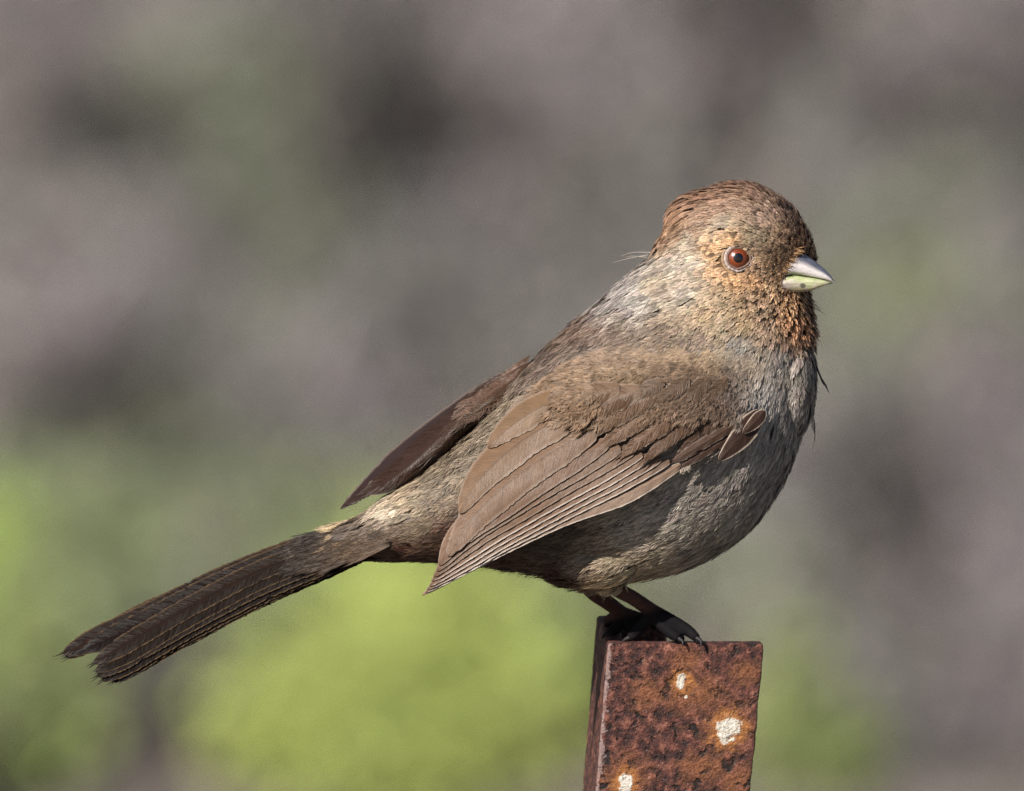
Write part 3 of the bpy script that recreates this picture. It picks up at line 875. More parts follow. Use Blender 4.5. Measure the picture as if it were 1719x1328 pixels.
def feather(name, pts, hw, sheet, layer, col, mat, parent, tip=0.3, pointed=0.0, camber=0.16, hw2=None, root=0.2, tipcol=None, rag=1.0, notch=0.15, tilt=0.0, fringe=0.0):
    """one vaned feather on a depth sheet. hw: half width towards the upper side, hw2 towards the lower side"""
    hw2 = hw if hw2 is None else hw2
    pts = np.asarray(pts, float); q = catmull(pts, 90)
    seg = np.r_[0, np.cumsum(np.linalg.norm(np.diff(q, axis=0), axis=1))]
    Ltot = seg[-1]
    nl = max(24, int(Ltot / 4)); nc = 11
    s = np.linspace(0, Ltot, nl)
    c = np.stack([np.interp(s, seg, q[:, 0]), np.interp(s, seg, q[:, 1])], -1)
    T = unit(np.gradient(c, axis=0)); Nn = np.stack([T[:, 1], -T[:, 0]], -1)  # points to one side
    Nn = np.where((Nn[:, 1] > 0)[:, None], -Nn, Nn)                          # up in the picture
    x = s / Ltot
    prof = np.clip(x / root, 0, 1) ** 0.6 * 0.6 + 0.4
    e = np.clip((x - (1 - tip)) / tip, 0, 1)
    prof = prof * np.where(e > 0, (1 - pointed) * np.sqrt(np.clip(1 - e ** 2, 0, 1)) + pointed * (1 - e), 1)
    prof = np.maximum(prof, 0.01)
    t = np.linspace(-1, 1, nc)
    wid = np.where(t[None] < 0, hw2, hw) * prof[:, None]
    off = t[None] * wid
    jag = rng.normal(0, rag * 0.6, (nl, 2)); 
    for sd in range(2):
        if rng.random() < notch * 3:
            k = rng.integers(int(nl * .35), nl - 2); jag[k:k + 2, sd] -= rng.uniform(2, 4)
    off[:, 0] -= jag[:, 0] * (prof > .2); off[:, -1] += jag[:, 1] * (prof > .2)
    # barbs sweep towards the tip
    uv2 = c[:, None] + Nn[:, None] * off[..., None] + T[:, None] * (np.abs(off) * 0.25)[..., None] * np.clip((1 - e), 0, 1)[:, None, None]
    w = sheet(uv2[..., 0], uv2[..., 1]) - layer
    w = w - camber * ((1 - t[None] ** 2) * (hw + hw2) / 2 * prof[:, None]) - 1.0 * (np.abs(t[None]) < .05)
    w = w + tilt * t[None] * wid
    w = w + 0.5 * np.sin(s[:, None] * 0.21 + t[None] * 4 + rng.uniform(0, 6)) * np.abs(t[None])
    V = P(uv2[..., 0], uv2[..., 1], w).reshape(-1, 3)
    i = np.arange(nl * nc).reshape(nl, nc)
    F = np.stack([i[:-1, :-1], i[1:, :-1], i[1:, 1:], i[:-1, 1:]], -1).reshape(-1, 4)
    tcx = 0.5 if mat is m_tail else 1.0
    vg = tcx * np.array([0.355, 0.31, 0.262])
    col = look_colour(col) * vg; tc_ = col if tipcol is None else look_colour(tipcol) * vg
    C = col * (1 - x[:, None]) + tc_ * x[:, None]
    C = np.repeat(C[:, None], nc, 1) * (1 + 0.10 * (t[None, :, None] > 0))
    uv = np.stack(np.broadcast_arrays(s[:, None] + rng.uniform(0, 900), t[None]), -1).reshape(-1, 2)
    C = np.clip(C, 0, 1).reshape(-1, 3)
    if not fringe:
        return add_part(name, V, F, C, parent, [mat], True, uv)
    # loose barbs lying on the vane and running out past its edge
    def at(ss, tt, up):
        cc = np.stack([np.interp(ss, s, c[:, 0]), np.interp(ss, s, c[:, 1])], -1)
        TT = unit(np.stack([np.interp(ss, s, T[:, 0]), np.interp(ss, s, T[:, 1])], -1))
        cc = cc + TT * np.clip(ss - Ltot, 0, None)[..., None]
        NN_ = np.stack([TT[..., 1], -TT[..., 0]], -1); NN_ = np.where((NN_[..., 1] > 0)[..., None], -NN_, NN_)
        pr = np.maximum(np.interp(ss, s, prof), 0.16)
        wd = np.where(tt < 0, hw2, hw) * pr
        p2 = cc + NN_ * (tt * wd)[..., None]
        ww = sheet(p2[..., 0], p2[..., 1]) - layer - camber * ((1 - np.clip(tt, -1, 1) ** 2) * wd) + tilt * tt * wd - up
        return P(p2[..., 0], p2[..., 1], ww)
    sb = np.arange(Ltot * 0.1, Ltot * 0.97, 1.05); sb = np.concatenate([sb, rng.uniform(.8, 1, 20) * Ltot])
    sb = np.repeat(sb, 2); sd = np.tile([-1.0, 1.0], len(sb) // 2)
    sb = sb + rng.normal(0, 1.0, len(sb)); m_ = len(sb)
    reach = rng.uniform(0.9, 1.0 + fringe * .05, m_); st_ = rng.uniform(.05, .45, m_); ln = (hw + hw2) / 2 * rng.uniform(0.75, 1.25, m_)
    p0 = at(sb, sd * st_, 0.6); p1 = at(sb + ln * .5, sd * (st_ * .4 + reach * .6), 1.0 + rng.uniform(0, .5, m_)); p2 = at(sb + ln, sd * reach, rng.uniform(-.2, 1.6, m_))
    dr = unit(p2 - p0); bb = unit(np.cross(dr, np.broadcast_to(FWD, dr.shape))); bb = unit(bb + FWD * rng.normal(0, .3, (m_, 1))); hb = (rng.uniform(.35, .7, m_) * S)[:, None]
    BV = np.stack([p0 - bb * hb, p0 + bb * hb, p1 + bb * hb, p1 - bb * hb, p2], 1).reshape(-1, 3)
    k = np.arange(m_)[:, None] * 5 + len(V)
    V = np.concatenate([V, BV])
    F = np.concatenate([F, k + [0, 1, 2, 3], np.concatenate([k + [3, 2, 4], np.full((m_, 1), -1)], 1)]).astype(int)
    bc = col * rng.normal(1.0, .10, (m_, 1, 1)) * np.array([.92, .92, 1, 1, 1.08])[None, :, None]
    C = np.concatenate([C, np.clip(bc.reshape(-1, 3), 0, 1)])
    uv = np.concatenate([uv, np.zeros((m_ * 5, 2))])
    mi = np.zeros(len(F), int); mi[-2 * m_:] = 1
    return add_part(name, V, F, C, parent, [mat, m_barb], True, uv, mi)


def off_edge(line, hw):
    """centre line for a feather whose lower edge runs along line"""
    a = np.asarray(line, float); T = unit(np.gradient(a, axis=0)); n = np.stack([T[:, 1], -T[:, 0]], -1)
    n = np.where((n[:, 1] > 0)[:, None], -n, n)
    sc_ = np.ones(len(a)); sc_[-1] = 0.35
    return a + n * (hw * sc_)[:, None]


BR = (150, 118, 94)


def build_near_wing():
    # soft lesser coverts make the wing's own surface
    poly_pts = []
    reg = [(912, 662), (940, 628), (1000, 590), (1080, 572), (1150, 565), (1225, 570), (1285, 600), (1312, 650), (1306, 700), (1272, 712), (1240, 690), (1150, 680), (1080, 690), (1000, 705), (930, 700)]
    rp = np.array(reg, float)

    def inside(x, y):
        c = np.zeros(len(x), bool); j = len(rp) - 1
        for i in range(len(rp)):
            xi, yi = rp[i]; xj, yj = rp[j]
            k = ((yi > y) != (yj > y)) & (x < (xj - xi) * (y - yi) / (yj - yi + 1e-9) + xi)
            c ^= k; j = i
        return c
    x = rng.uniform(900, 1320, 5600); y = rng.uniform(560, 720, 5600)
    k = inside(x, y); x, y = x[k], y[k]
    M = len(x)
    tabf = np.array([(950, 680, -.85, .5), (1060, 640, -.9, .42), (1150, 630, -.8, .6), (1230, 640, -.45, .9), (1255, 680, -.6, .8), (1290, 640, -.45, .9), (1300, 690, -.5, .85), (1250, 590, -.6, .8), (1000, 640, -.88, .45), (1200, 680, -.7, .7)])
    fl = unit(interp(tabf, np.stack([x, y], -1)) + rng.normal(0, .14, (M, 2)))
    L = rng.uniform(26, 42, M) * np.where(x > 1190, 0.75, 1); W = rng.uniform(10, 15, M) * np.where(x > 1190, .8, 1)
    R = np.zeros((M, 4, 3)); 
    for kk in range(4):
        uu = x + fl[:, 0] * L * kk / 3; vv = y + fl[:, 1] * L * kk / 3
        ww = wing_w(uu, vv) - (2 + np.clip((y - 600) / 60, 0, 1) * 9 + 23 * np.clip((y - 615) / 40, 0, 1) * np.clip((1045 - x) / 50, 0, 1) * np.clip((712 - y + 14 * np.sin(x * .31)) / 30, 0, 1) * (x > 968 + 26 * np.sin(x * 3.1 + y * 1.7))) - 3.5 * kk * rng.uniform(.5, 1.3, M)
        bw_ = np.array([body_w(p_, q_) or 0 for p_, q_ in zip(uu, vv)])
        ed = np.clip(np.minimum((y - 560) / 60, (1312 - x) / 60), 0, 1)
        ww = np.minimum(ww * ed + (bw_ - 5) * (1 - ed), bw_ - 4 - 1.2 * kk)
        R[:, kk] = P(uu, vv, ww)
    # normals of the sheet
    e = 3.0
    gx = P(x + e, y, wing_w(x + e, y)) - P(x - e, y, wing_w(x - e, y)); gy = P(x, y + e, wing_w(x, y + e)) - P(x, y - e, wing_w(x, y - e))
    nrm = unit(np.cross(gx, gy)); nrm = np.where((nrm @ FWD > 0)[:, None], -nrm, nrm)
    NN = np.repeat(nrm[:, None], 4, 1)
    lk = np.array([(1000, 640, 158, 130, 104), (1000, 685, 150, 120, 94), (950, 680, 152, 122, 96), (1080, 640, 162, 136, 108), (1070, 680, 152, 122, 98), (1150, 620, 156, 130, 108), (1200, 605, 130, 104, 84), (1245, 640, 170, 152, 142), (1235, 670, 150, 125, 108),
                   (1180, 665, 158, 132, 112), (1110, 672, 158, 130, 106)], float)
    bl = np.clip(np.minimum((y - 575) / 50, (1275 - x) / 40), 0, 1)[:, None]
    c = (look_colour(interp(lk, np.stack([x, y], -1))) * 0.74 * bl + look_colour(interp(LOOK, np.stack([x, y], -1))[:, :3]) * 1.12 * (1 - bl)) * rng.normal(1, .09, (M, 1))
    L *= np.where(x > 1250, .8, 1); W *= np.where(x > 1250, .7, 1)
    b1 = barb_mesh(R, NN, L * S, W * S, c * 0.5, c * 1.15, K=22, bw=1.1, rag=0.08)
    # feather bed under the big feathers
    V, F, C = b1
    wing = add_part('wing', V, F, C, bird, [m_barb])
    f = lambda *a, **k: feather('flight_feather', *a, **k)
    cv = lambda *a, **k: feather('covert_feather', *a, **k)
    # a bed vane that closes the wing below its coverts
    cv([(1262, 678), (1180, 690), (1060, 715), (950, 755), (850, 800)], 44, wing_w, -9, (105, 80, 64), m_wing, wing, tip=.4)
    edges = [
        ([(1150, 792), (1058, 844), (953, 882), (860, 925), (790, 962), (710, 1004)], 13, (200, 176, 160)),
        ([(1130, 786), (1000, 849), (905, 897), (820, 942), (716, 999)], 15, (186, 160, 142)),
        ([(1116, 782), (1000, 839), (900, 892), (815, 940), (719, 994)], 15, (182, 152, 132)),
        ([(1100, 778), (1000, 829), (900, 883), (810, 935), (723, 988)], 15, (178, 146, 124)),
        ([(1085, 775), (1000, 818), (900, 873), (805, 930), (727, 980)], 16, (172, 140, 116)),
        ([(1070, 772), (985, 812), (890, 868), (800, 922), (731, 973)], 17, (164, 132, 108)),
        ([(1050, 768), (965, 810), (870, 866), (795, 915), (737, 964)], 19, (158, 126, 102)),
        ([(1030, 762), (945, 808), (855, 868), (785, 915), (742, 955)], 22, (156, 122, 98))]
    for i, (ln, hw, c) in enumerate(edges):
        f(off_edge(ln, hw), hw, wing_w, -6 + i * 3.5, c, m_prim if i < 5 else m_wing, wing, tip=.22, pointed=.5, camber=.15, tilt=.15, tipcol=np.array(c) + 8, rag=.35, notch=.02)
    base = -6 + len(edges) * 3.5
    f([(1000, 720), (925, 760), (860, 806), (800, 862), (751, 934)], 32, wing_w, base + 1, (166, 134, 108), m_wing, wing, tip=.4, pointed=.45, camber=.16, tilt=.06, tipcol=(176, 148, 128))
    f([(985, 685), (905, 722), (848, 762), (803, 808), (771, 862)], 31, wing_w, base + 5.5, (168, 138, 110), m_wing, wing, tip=.45, pointed=.35, camber=.2, tilt=.07, tipcol=(178, 150, 126))
    f([(965, 662), (900, 688), (855, 718), (818, 751)], 25, wing_w, base + 11, (178, 150, 118), m_wing, wing, tip=.5, pointed=.4, camber=.25, tilt=.07, tipcol=(180, 152, 128))
    base += 2
    cv([(1215, 690), (1120, 706), (1020, 745), (940, 785)], 34, wing_w, base - 17, (140, 112, 92), m_wing, wing, tip=.5, camber=.1, fringe=2.0)
    # primary coverts
    cv([(1240, 728), (1195, 752), (1140, 785)], 8, wing_w, base - 10, (118, 92, 82), m_wing, wing, pointed=.4)
    cv([(1235, 712), (1185, 742), (1128, 776)], 9, wing_w, base - 6, (128, 102, 90), m_wing, wing, pointed=.4)
    # greater coverts, the lower ones first
    gc = [([(1262, 676), (1215, 700), (1172, 733), (1133, 770)], 15), ([(1228, 668), (1175, 695), (1125, 733), (1082, 774)], 18),
          ([(1190, 662), (1138, 690), (1090, 726), (1042, 767)], 20), ([(1155, 658), (1100, 682), (1052, 717), (1006, 752)], 21),
          ([(1118, 656), (1062, 677), (1014, 707), (968, 742)], 22), ([(1078, 654), (1022, 674), (972, 702), (922, 738)], 22),
          ([(1040, 650), (985, 668), (935, 692), (890, 720)], 20)]
    gcol = [(128, 100, 84), (150, 120, 98), (170, 138, 116), (176, 146, 124), (164, 134, 108), (160, 130, 104), (164, 134, 106)]
    for i, ((ln, hw), c) in enumerate(zip(gc, gcol)):
        cv(ln, hw, wing_w, base - 15 + i * 3.3, c, m_wing, wing, tip=.5, pointed=.45, camber=.14, tilt=.08, rag=1.2, notch=.5, fringe=3.0)
    # median coverts
    for i, (ln, hw, c) in enumerate([([(1222, 634), (1200, 660), (1182, 684)], 13, (172, 154, 144)), ([(1190, 634), (1166, 658), (1142, 678)], 14, (176, 148, 116)),
                                     ([(1156, 634), (1128, 658), (1096, 676)], 14, (168, 142, 116)), ([(1115, 640), (1080, 658), (1044, 674)], 14, (160, 136, 112))]):
        cv(ln, hw, wing_w, base - 3 + i * 1.2, (152, 128, 108), m_wing, wing, tip=.6, pointed=.5, camber=.12, rag=1.8, notch=.5, fringe=4.0)
    # alula
    cv([(1278, 690), (1243, 735), (1206, 774)], 19, wing_w, base - 4, (96, 72, 62), m_alula, wing, tip=.55, pointed=.45, camber=.12, rag=.2, notch=0, hw2=19)
    cv([(1284, 690), (1264, 712), (1247, 727)], 11, wing_w, base + 3, (104, 78, 66), m_alula, wing, tip=.6, pointed=.3, camber=.2, rag=.2, notch=0)
    return wing


build_near_wing()


# ------------------------------------------------------------------ far wing
def build_far_wing():
    ft = [(915, 590, 80), (895, 600, 40), (870, 622, 8), (830, 665, -14), (760, 735, -24), (690, 795, -26), (640, 830, -18), (573, 853, 0),
          (850, 622, 50), (800, 650, 46), (720, 715, 40), (650, 785, 28), (610, 820, 16), (900, 680, 140), (800, 760, 140), (700, 850, 120)]
    fw = rbf_fit([(a, b, c) for a, b, c in ft])
    V, F, C = [], [], []
    # a bed of coverts near the shoulder
    M = 160
    tt = rng.uniform(0, 1, M); x = 898 - tt * 90 + rng.normal(0, 5, M); y = 612 + tt * 68 + rng.normal(0, 8, M)
    fl = unit(np.array([[-.78, .62]]) + rng.normal(0, .1, (M, 2))); L = rng.uniform(30, 44, M)
    R = np.zeros((M, 4, 3))
    for k in range(4):
        uu = x + fl[:, 0] * L * k / 3; vv = y + fl[:, 1] * L * k / 3
        R[:, k] = P(uu, vv, fw(uu, vv) - 5 - 2 * k)
    NN = np.tile(unit(UPV * .6 - FWD * .7), (M, 4, 1))
    c = np.tile(look_colour((104, 80, 66)), (M, 1)) * rng.normal(1, .1, (M, 1))
    V, F, C = barb_mesh(R, NN, L * S, np.full(M, 11 * S), c * .5, c * 1.1, K=20, bw=1.1)
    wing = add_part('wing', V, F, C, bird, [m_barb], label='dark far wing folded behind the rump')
    f = lambda *a, **k: feather('flight_feather', *a, **k)
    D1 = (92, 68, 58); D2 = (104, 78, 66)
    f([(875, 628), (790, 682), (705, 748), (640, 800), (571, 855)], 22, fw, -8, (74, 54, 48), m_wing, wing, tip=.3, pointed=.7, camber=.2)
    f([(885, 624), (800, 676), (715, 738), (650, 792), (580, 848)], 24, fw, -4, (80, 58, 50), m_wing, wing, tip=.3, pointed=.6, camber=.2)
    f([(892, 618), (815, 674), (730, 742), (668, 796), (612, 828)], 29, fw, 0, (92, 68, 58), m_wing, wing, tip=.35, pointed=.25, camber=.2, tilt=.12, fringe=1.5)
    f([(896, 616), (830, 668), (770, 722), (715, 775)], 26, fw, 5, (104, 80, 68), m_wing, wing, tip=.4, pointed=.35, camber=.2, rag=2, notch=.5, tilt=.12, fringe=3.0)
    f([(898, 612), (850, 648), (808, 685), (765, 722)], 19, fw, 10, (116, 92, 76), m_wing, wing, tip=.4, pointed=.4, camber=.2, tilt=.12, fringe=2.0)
    # coverts and primaries turned down over the far flank
    for i in range(6):
        a = i * 17.0
        f([(930 + a * .4, 640 + a * .5), (850 + a * .3, 700 + a), (760, 770 + a * 1.1), (670, 850 + a * .5)], 26, lambda u, v: fw(u, v) + 10, -12 - i * 2, (110, 86, 70), m_wing, wing, tip=.3, pointed=.6)
    return wing


build_far_wing()


# ------------------------------------------------------------------ tail
def build_tail():
    # the tail's plane: turned so that its upper face looks up and towards the camera
    ax0 = np.array([585.0, 905.0]); ax1 = np.array([150.0, 1108.0]); d = (ax1 - ax0) / np.linalg.norm(ax1 - ax0); nrm = np.array([-d[1], d[0]])
    if nrm[1] < 0: nrm = -nrm

    def tw(u, v):
        off = (np.asarray(u) - ax0[0]) * nrm[0] + (np.asarray(v) - ax0[1]) * nrm[1]
        return -1.1 * off + 4
    M = 420
    a = rng.uniform(0, 1, M) ** 1.5; b = rng.uniform(-1, 1, M)
    x = 655 - a * 110; y = 885 + a * 30 + b * (32 - 9 * a)
    L = rng.uniform(44, 80, M); fl = unit(np.array([[-.93, .36]]) + rng.normal(0, .06, (M, 2)))
    R = np.zeros((M, 4, 3))
    for k in range(4):
        uu = x + fl[:, 0] * L * k / 3; vv = y + fl[:, 1] * L * k / 3
        R[:, k] = P(uu, vv, tw(uu, vv) - 9 - 1.0 * k - 12 * (1 - a))
    NN = np.tile(unit(UPV * .6 - FWD * .7), (M, 4, 1))
    lk = np.array([(640, 862, 220, 196, 156), (600, 870, 214, 190, 150), (555, 890, 214, 190, 150), (620, 890, 150, 124, 94), (590, 897, 96, 76, 58), (640, 925, 84, 66, 50), (560, 930, 58, 44, 36), (540, 905, 56, 44, 37), (600, 915, 70, 54, 43)], float)
    c = look_colour(interp(lk, np.stack([x, y], -1)))
    dark_ = ((b > -.72) | (a > .42)) & (rng.random(M) > .07)
    c[dark_] = look_colour((84, 66, 50)) * (0.9 - .62 * np.clip(a[dark_, None] * 1.6, 0, 1))
    c = c * rng.normal(1, .16, (M, 1))
    V, F, C = barb_mesh(R, NN, L * S, np.full(M, 6.5 * S), c * .5, c * 1.2, K=16, bw=1.1)
    tail = add_part('tail', V, F, C, bird, [m_barb])
    f = lambda *a, **k: feather('tail_feather', *a, **k)
    D = (62, 47, 40); E = (84, 66, 52)
    # from the lowest layer up
    f([(620, 934), (520, 975), (400, 1030), (289, 1092)], 9, tw, -25.2, (46, 34, 29), m_tail, tail, tip=.14, pointed=.2, notch=.35, tilt=.12, camber=0.1, rag=.8, fringe=1.0)
    f([(620, 930), (500, 975), (360, 1045), (260, 1100), (190, 1145)], 14, tw, -19.8, (49, 36, 31), m_tail, tail, tip=.13, pointed=.25, notch=.35, tilt=.12, camber=0.16, rag=.8, fringe=1.0)
    f([(620, 926), (480, 980), (350, 1045), (255, 1098), (205, 1141)], 15, tw, -14.4, (58, 43, 36), m_tail, tail, tip=.13, pointed=.25, notch=.35, tilt=.12, camber=0.22, rag=.8, fringe=1.0)
    f([(620, 920), (470, 978), (340, 1042), (240, 1100), (171, 1143)], 17, tw, -7.2, D, m_tail, tail, tip=.13, pointed=.25, notch=.35, tilt=.12, camber=0.12, rag=.8, fringe=1.0)
    f([(620, 915), (460, 972), (330, 1038), (230, 1094), (163, 1136)], 17, tw, 0, (73, 55, 46), m_tail, tail, tip=.13, pointed=.25, notch=.35, tilt=.12, camber=0.25, rag=.8, fringe=1.0)
    f([(600, 888), (480, 928), (360, 978), (230, 1035), (112, 1104)], 17, tw, -16.2, (58, 42, 34), m_tail, tail, tip=.13, pointed=.25, notch=.35, tilt=.12, camber=0.14, rag=.8, fringe=1.0)
    f([(600, 890), (480, 930), (360, 978), (230, 1042), (106, 1098)], 21, tw, -9, (68, 49, 41), m_tail, tail, tip=.14, pointed=.2, notch=.35, tilt=.12, camber=0.24, rag=.8, fringe=1.0, tipcol=(94, 66, 54))
    f([(600, 894), (470, 938), (350, 990), (230, 1052), (140, 1092)], 21, tw, -3.6, (64, 47, 42), m_tail, tail, tip=.14, pointed=.2, notch=.35, tilt=.12, camber=0.1, rag=.8, fringe=1.0)
    f([(620, 910), (460, 963), (330, 1029), (232, 1086), (160, 1128)], 17, tw, 4, (76, 60, 46), m_tail, tail, tip=.13, pointed=.25, rag=.5, tilt=.14, camber=.16, fringe=1.0)
    f([(620, 900), (460, 948), (330, 1012), (230, 1070), (157, 1114)], 17, tw, 7.2, E, m_tail, tail, tip=.14, pointed=.2, notch=.35, tilt=.12, camber=0.26, rag=.8, fringe=1.0, tipcol=(86, 62, 52))
    return tail


build_tail()


# ------------------------------------------------------------------ bill
def build_bill():
    m, nt, b = new_mat('horn', 0.38, 0.5)
    at = N(nt, 'ShaderNodeVertexColor', layer_name='Col')
    tc = N(nt, 'ShaderNodeTexCoord')
    n1 = N(nt, 'ShaderNodeTexNoise', i_Scale=1.0, i_Detail=6.0)
    mp = N(nt, 'ShaderNodeMapping'); mp.inputs['Scale'].default_value = (300, 900, 900); mp.inputs['Rotation'].default_value = (0, 0.35, 0.5)
    nt.links.new(tc.outputs['Object'], mp.inputs['Vector']); nt.links.new(mp.outputs[0], n1.inputs['Vector'])
    c = mix_col(nt, 0.8, at.outputs['Color'], ramp(nt, n1.outputs['Fac'], [(0.3, (0.75,) * 3), (0.7, (1.2,) * 3)]), 'MULTIPLY')
    nt.links.new(c, b.inputs['Base Color'])
    bm = N(nt, 'ShaderNodeBump', i_Strength=0.5, i_Distance=0.0004)
    nt.links.new(n1.outputs['Fac'], bm.inputs['Height']); nt.links.new(bm.outputs[0], b.inputs['Normal'])
    K = 72; n = 90
    # stations: upper (dorsal), gape line, lower (ventral) in px; centre depth; half depth
    up = catmull([(1326, 428, 1290, 468, -56, 30), (1340, 420, 1304, 469, -74, 33), (1359, 432, 1330, 463, -84, 27), (1380, 448, 1358, 466, -94, 18), (1393, 461, 1384, 470, -103, 9), (1401, 473, 1399, 474, -108, 1.2)], n)
    lo = catmull([(1288, 469, 1296, 492, -70, 32), (1304, 466, 1308, 491, -76, 31), (1330, 461, 1336, 491, -85, 24), (1358, 464.5, 1361, 488, -95, 15), (1384, 470, 1382, 480, -103, 7), (1398, 475, 1398, 476, -107, 1)], n)

    def loft(st, upper):
        V = []; C = []
        for k, (u0, v0, u1, v1, w, h) in enumerate(st):
            x = k / (n - 1)
            for j in range(K):
                a = 2 * math.pi * j / K
                cs, sn = math.cos(a), math.sin(a)
                # flatter at the biting edge, rounder at the ridge
                t = 0.5 + 0.5 * cs
                if upper:
                    # t=1 ridge; width grows towards the gape
                    wd = abs(sn) ** 0.8 * (1.12 - 0.35 * t)
                else:
                    wd = abs(sn) ** 0.8 * (0.75 + 0.3 * t)
                u = u1 + (u0 - u1) * t; v = v1 + (v0 - v1) * t
                V.append((u, v, w - math.copysign(wd, sn) * h))
                if upper:
                    ridge = min(1, max(0, (t - 0.60) / 0.18))
                    pale = np.array([0.50, 0.465, 0.465]) * (0.72 + 0.4 * x); dark = np.array([0.085, 0.09, 0.125])
                    c = pale * (1 - ridge) + dark * ridge
                    if x > .9: c = c * 0.55
                    if t < .1: c = c * 0.3 + np.array([0.1, 0.14, 0.02]) * .4
                else:
                    # t=1 gape, t=0 underside
                    pk = np.array([0.52, 0.43, 0.42]); gr = np.array([0.40, 0.42, 0.25]); dk = np.array([0.12, 0.11, 0.09])
                    g = min(1, max(0, (x - 0.22) / 0.3)); c = pk * (1 - g) + gr * g
                    if t < .22: c = c * 0.6 + np.array([0.62, 0.50, 0.24]) * .4
                    if x > .78: c = c * max(.15, 1 - (x - .78) * 4)
                    if t > .93: c = c * 0.35
                    dd = math.hypot(u - 1347.5, (v - 479.5) / 0.85)
                    if dd < 5.0: c = dk
                g1 = noise.noise(Vector((u * .11, v * .16, 3.0 + w * .05))); g2 = noise.noise(Vector((u * .3, v * .5, 9.0)))
                if not upper:
                        q_ = min(1, max(0, g1 * 2.2 + .15)); c = c * (1 - q_) + (np.array([0.50, 0.43, 0.36]) * (.5 + .5 * g) if t < .6 else np.array([0.32, 0.36, 0.17])) * q_
                if upper and t < .25: c = c * np.array([.93, 1.0, .80])
                C.append(c * (1 + .18 * g2) * (1 + .10 * noise.noise(Vector((j * 1.3, k * .07, 2)))))
        V = np.array(V); C = np.array(C)
        i = np.arange(n * K).reshape(n, K); j = np.roll(i, -1, 1)
        F = np.stack([i[:-1], j[:-1], j[1:], i[1:]], -1).reshape(-1, 4)
        return P(V[:, 0], V[:, 1], V[:, 2]), F, np.clip(C, 0, 1)
    V, F, C = loft(up, True)
    ub = add_part('upper_bill', V, F, C, bird, [m], True)
    V, F, C = loft(lo, False)
    lb = add_part('lower_bill', V, F, C, bird, [m], True)


build_bill()


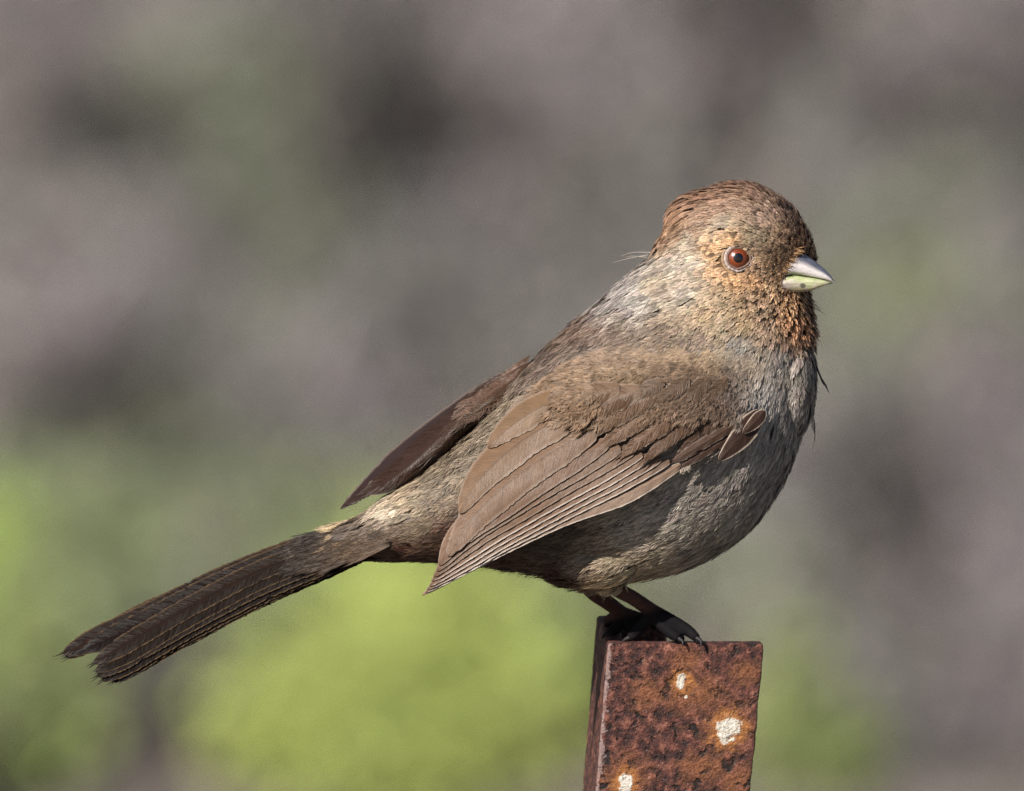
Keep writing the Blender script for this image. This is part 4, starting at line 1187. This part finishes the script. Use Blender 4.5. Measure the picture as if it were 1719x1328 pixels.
# ------------------------------------------------------------------ eye
def build_eyes():
    def dome(centre, nrm, r, a0, a1, name, col, rough, parent, flat=0.0, n=14, m=48, coat=1.0, fn=None):
        nrm = unit(np.array(nrm)); ref = np.array([0, 0, 1.0]); A = unit(np.cross(ref, nrm)); B = np.cross(nrm, A)
        th = np.linspace(a0, a1, n)[:, None]; ph = np.linspace(0, 2 * np.pi, m, endpoint=False)[None]
        V = centre + r * (np.cos(th)[..., None] * nrm + np.sin(th)[..., None] * (np.cos(ph)[..., None] * A + np.sin(ph)[..., None] * B))
        V = V.reshape(-1, 3); i = np.arange(n * m).reshape(n, m); j = np.roll(i, -1, 1)
        F = np.stack([i[:-1], i[1:], j[1:], j[:-1]], -1).reshape(-1, 4)
        C = np.zeros((n, m, 3)); x = np.linspace(0, 1, n)[:, None, None]
        C[:] = np.array(col)[None, None] if fn is None else fn(x, ph[..., None])
        mt, nt, b = new_mat(name + '_surface', rough, 0.5)
        at = N(nt, 'ShaderNodeVertexColor', layer_name='Col'); nt.links.new(at.outputs['Color'], b.inputs['Base Color'])
        b.inputs['Coat Weight'].default_value = coat; b.inputs['Coat Roughness'].default_value = 0.2
        if coat == 0:
            tc = N(nt, 'ShaderNodeTexCoord'); nz = N(nt, 'ShaderNodeTexNoise', i_Scale=1500.0, i_Detail=3.0); nt.links.new(tc.outputs['Object'], nz.inputs['Vector'])
            bm = N(nt, 'ShaderNodeBump', i_Strength=0.8, i_Distance=0.0003); nt.links.new(nz.outputs['Fac'], bm.inputs['Height']); nt.links.new(bm.outputs[0], b.inputs['Normal'])
        return add_part(name, V, F, C.reshape(-1, 3), parent, [mt], True)

    def eye(u, v, w, nrm):
        r = EYE_R * S
        c = P(u, v, w + 13)
        e = dome(c, nrm, r * 0.985, 0, math.radians(100), 'eye', (0.01, 0.006, 0.005), 0.2, bird)
        def irisc(x, ph):
            base = np.array([0.17, 0.036, 0.010]); ed = np.array([0.05, 0.010, 0.005]); inn = np.array([0.30, 0.05, 0.012])
            k = np.clip((x - .72) / .28, 0, 1) ** 1.3; q = np.clip(1 - x / .25, 0, 1)
            st = 1 + 0.22 * np.sin(ph * 17) * np.sin(ph * 7 + x * 9)
            return ((base * (1 - q) + inn * q) * (1 - k) + ed * k) * st
        dome(c, nrm, r * 1.01, math.radians(20), math.radians(52), 'iris', None, 0.3, e, fn=irisc)
        dome(c, nrm, r * 1.018, 0, math.radians(21), 'pupil', (0.004, 0.003, 0.003), 0.2, e)
        # pale skin ring
        rr = []
        A = unit(np.cross(np.array([0, 0, 1.0]), nrm)); B = np.cross(unit(np.array(nrm)), A)
        ph = np.linspace(0, 2 * np.pi, 140, endpoint=False)
        k = 17.6
        centre = c + unit(np.array(nrm)) * r * 0.60
        def ring(rad, thick, lift, colr):
            stretch = 1 + 0.20 * np.clip(np.cos(ph), 0, 1) ** 3
            lump = 1 + 0.03 * np.sin(ph * 7)
            nv = unit(np.array(nrm)); q = np.linspace(0, 2 * np.pi, 12, endpoint=False)
            X = (rad * stretch * np.cos(ph))[:, None] * A + (rad * 0.98 * lump * np.sin(ph))[:, None] * B
            er = unit(X); th_ = thick * (1 + 0.18 * np.sin(ph * 13) * np.sin(ph * 5 + 1))
            V = centre + (X[:, None] + nv * lift + th_[:, None, None] * (np.cos(q)[None, :, None] * er[:, None] + 0.8 * np.sin(q)[None, :, None] * nv)) * S
            m = len(ph); i = np.arange(m * 12).reshape(m, 12); j = np.roll(i, -1, 1)
            F = np.stack([i, j, np.roll(j, -1, 0), np.roll(i, -1, 0)], -1).reshape(-1, 4)
            c_ = np.tile(np.array(colr), (m * 12, 1)) * np.repeat(rng.normal(1, .12, m), 12)[:, None]
            return V.reshape(-1, 3), F, np.clip(c_, 0, 1)
        V, F, C = join([ring(k + 0.3, 1.9, 3.0, (0.17, 0.11, 0.09)), ring(k + 3.4, 2.9, 0.5, (0.40, 0.32, 0.29)), ring(k + 7.8, 2.4, -3.0, (0.34, 0.23, 0.15))])
        mt, nt, b = new_mat('eyelid', 0.75, 0.2)
        at = N(nt, 'ShaderNodeVertexColor', layer_name='Col'); nt.links.new(at.outputs['Color'], b.inputs['Base Color'])
        add_part('eye_ring', V, F, C, e, [mt], True)
    sgn = np.array
    eye(EYE[0], EYE[1], ew, -FWD * 0.98 + RIGHT * 0.10 + UPV * 0.03)
    fw_ = body_w(1275, 440, True)
    eye(1275, 440, fw_ - 24, unit(FWD * 0.93 + RIGHT * 0.36))


build_eyes()


# ------------------------------------------------------------------ claws, loose hairs
def build_claws():
    m, nt, b = new_mat('claw_horn', 0.55, 0.3)
    b.inputs['Base Color'].default_value = (0.012, 0.011, 0.012, 1)
    for pts in ([(1168, 1070, 27), (1177, 1077, 20), (1176, 1086, 16)], [(1138, 1065, 64), (1146, 1069, 70), (1148, 1076, 72)],
                [(1138, 1071, 27), (1146, 1077, 21), (1146, 1084, 17)], [(1058, 1070, 52), (1049, 1074, 52), (1044, 1079, 52)],
                [(1102, 1050, 138), (1110, 1056, 142), (1112, 1063, 144)], [(1024, 1065, 110), (1015, 1066, 108), (1010, 1072, 106)], [(1058, 1069, 98), (1060, 1078, 92), (1058, 1085, 90)],
                [(1020, 1047, 183), (1018, 1052, 192), (1017, 1058, 194)]):
        q = catmull(pts, 9)
        V, F, C = tube(P(q[:, 0], q[:, 1], q[:, 2]), np.linspace(5, 1.0, 9) * S, 8, (0, 0, 0))
        add_part('claw', V, F, None, bird, [m], True)


build_claws()


def build_hairs():
    L = []
    def hair(pts, r, c):
        q = catmull(pts, 8)
        L.append(tube(P(q[:, 0], q[:, 1], q[:, 2]), np.linspace(r, r * .3, 8) * S, 4, look_colour(c)))
    hair([(1092, 424, -20), (1062, 424, -22), (1042, 430, -24)], 0.8, (190, 180, 170))
    hair([(1088, 428, -10), (1056, 434, -12), (1028, 441, -14)], 0.8, (190, 180, 170))
    hair([(1085, 432, -30), (1060, 430, -32), (1050, 433, -34)], 0.7, (190, 180, 170))
    for i in range(9):
        u = 1356 + i * 1.7; v = 496 + i * 3
        hair([(u - 12, v - 6, -40 + i * 3), (u + 2 + i * .4, v + 1, -42), (u + 9 + (i % 3) * 4, v + 9, -44)], 0.55, (90, 74, 62))
    for k in range(120):
        t = rng.uniform(0, 1); x0 = 1340 - t * 40 + rng.normal(0, 3); y0 = 418 + t * 52 + rng.normal(0, 3); a_ = rng.normal(0.15 - (1 - t) * .1, .35); l = rng.uniform(7, 14)
        w0 = -100 - 6 * math.sin(t * 3.1)
        hair([(x0 - l * .8, y0 - l * .1, w0 + 8), (x0, y0, w0 - 3), (x0 + l * math.cos(a_) * .8, y0 + l * math.sin(a_) * .8, w0 - 7)], 0.62, [(176, 136, 96), (90, 70, 52), (206, 166, 124)][k % 3])
    # a dark feather standing off the breast
    for k in range(7):
        hair([(1366 + k * .8, 600 + k * 3, -20), (1378 + k * .6, 632 + k * 2, -24), (1392 - abs(k - 3) * 1.2, 660 - abs(k - 3) * 4, -28)], 1.2, (120, 112, 112))
    for k in range(5):
        hair([(1362, 690 + k * 6, -10), (1368, 712 + k * 5, -12), (1368 - k, 738 + k * 4, -14)], 0.7, (120, 110, 105))
    # yellowish tuft at the thigh
    for k in range(60):
        u = 830 + k * 2.6 + rng.normal(0, 3); v = 948 + k * .45
        hair([(u + 20, v - 6, rng.normal(-20, 20)), (u, v + 2, 0), (u - 14 - rng.uniform(0, 8), v + 8 + rng.uniform(-4, 5), 0)], 0.7, (90, 60, 40))
    V, F, C = join(L)
    add_part('loose_filament', V, F, C, bird, [m_barb], kind='stuff')


build_hairs()
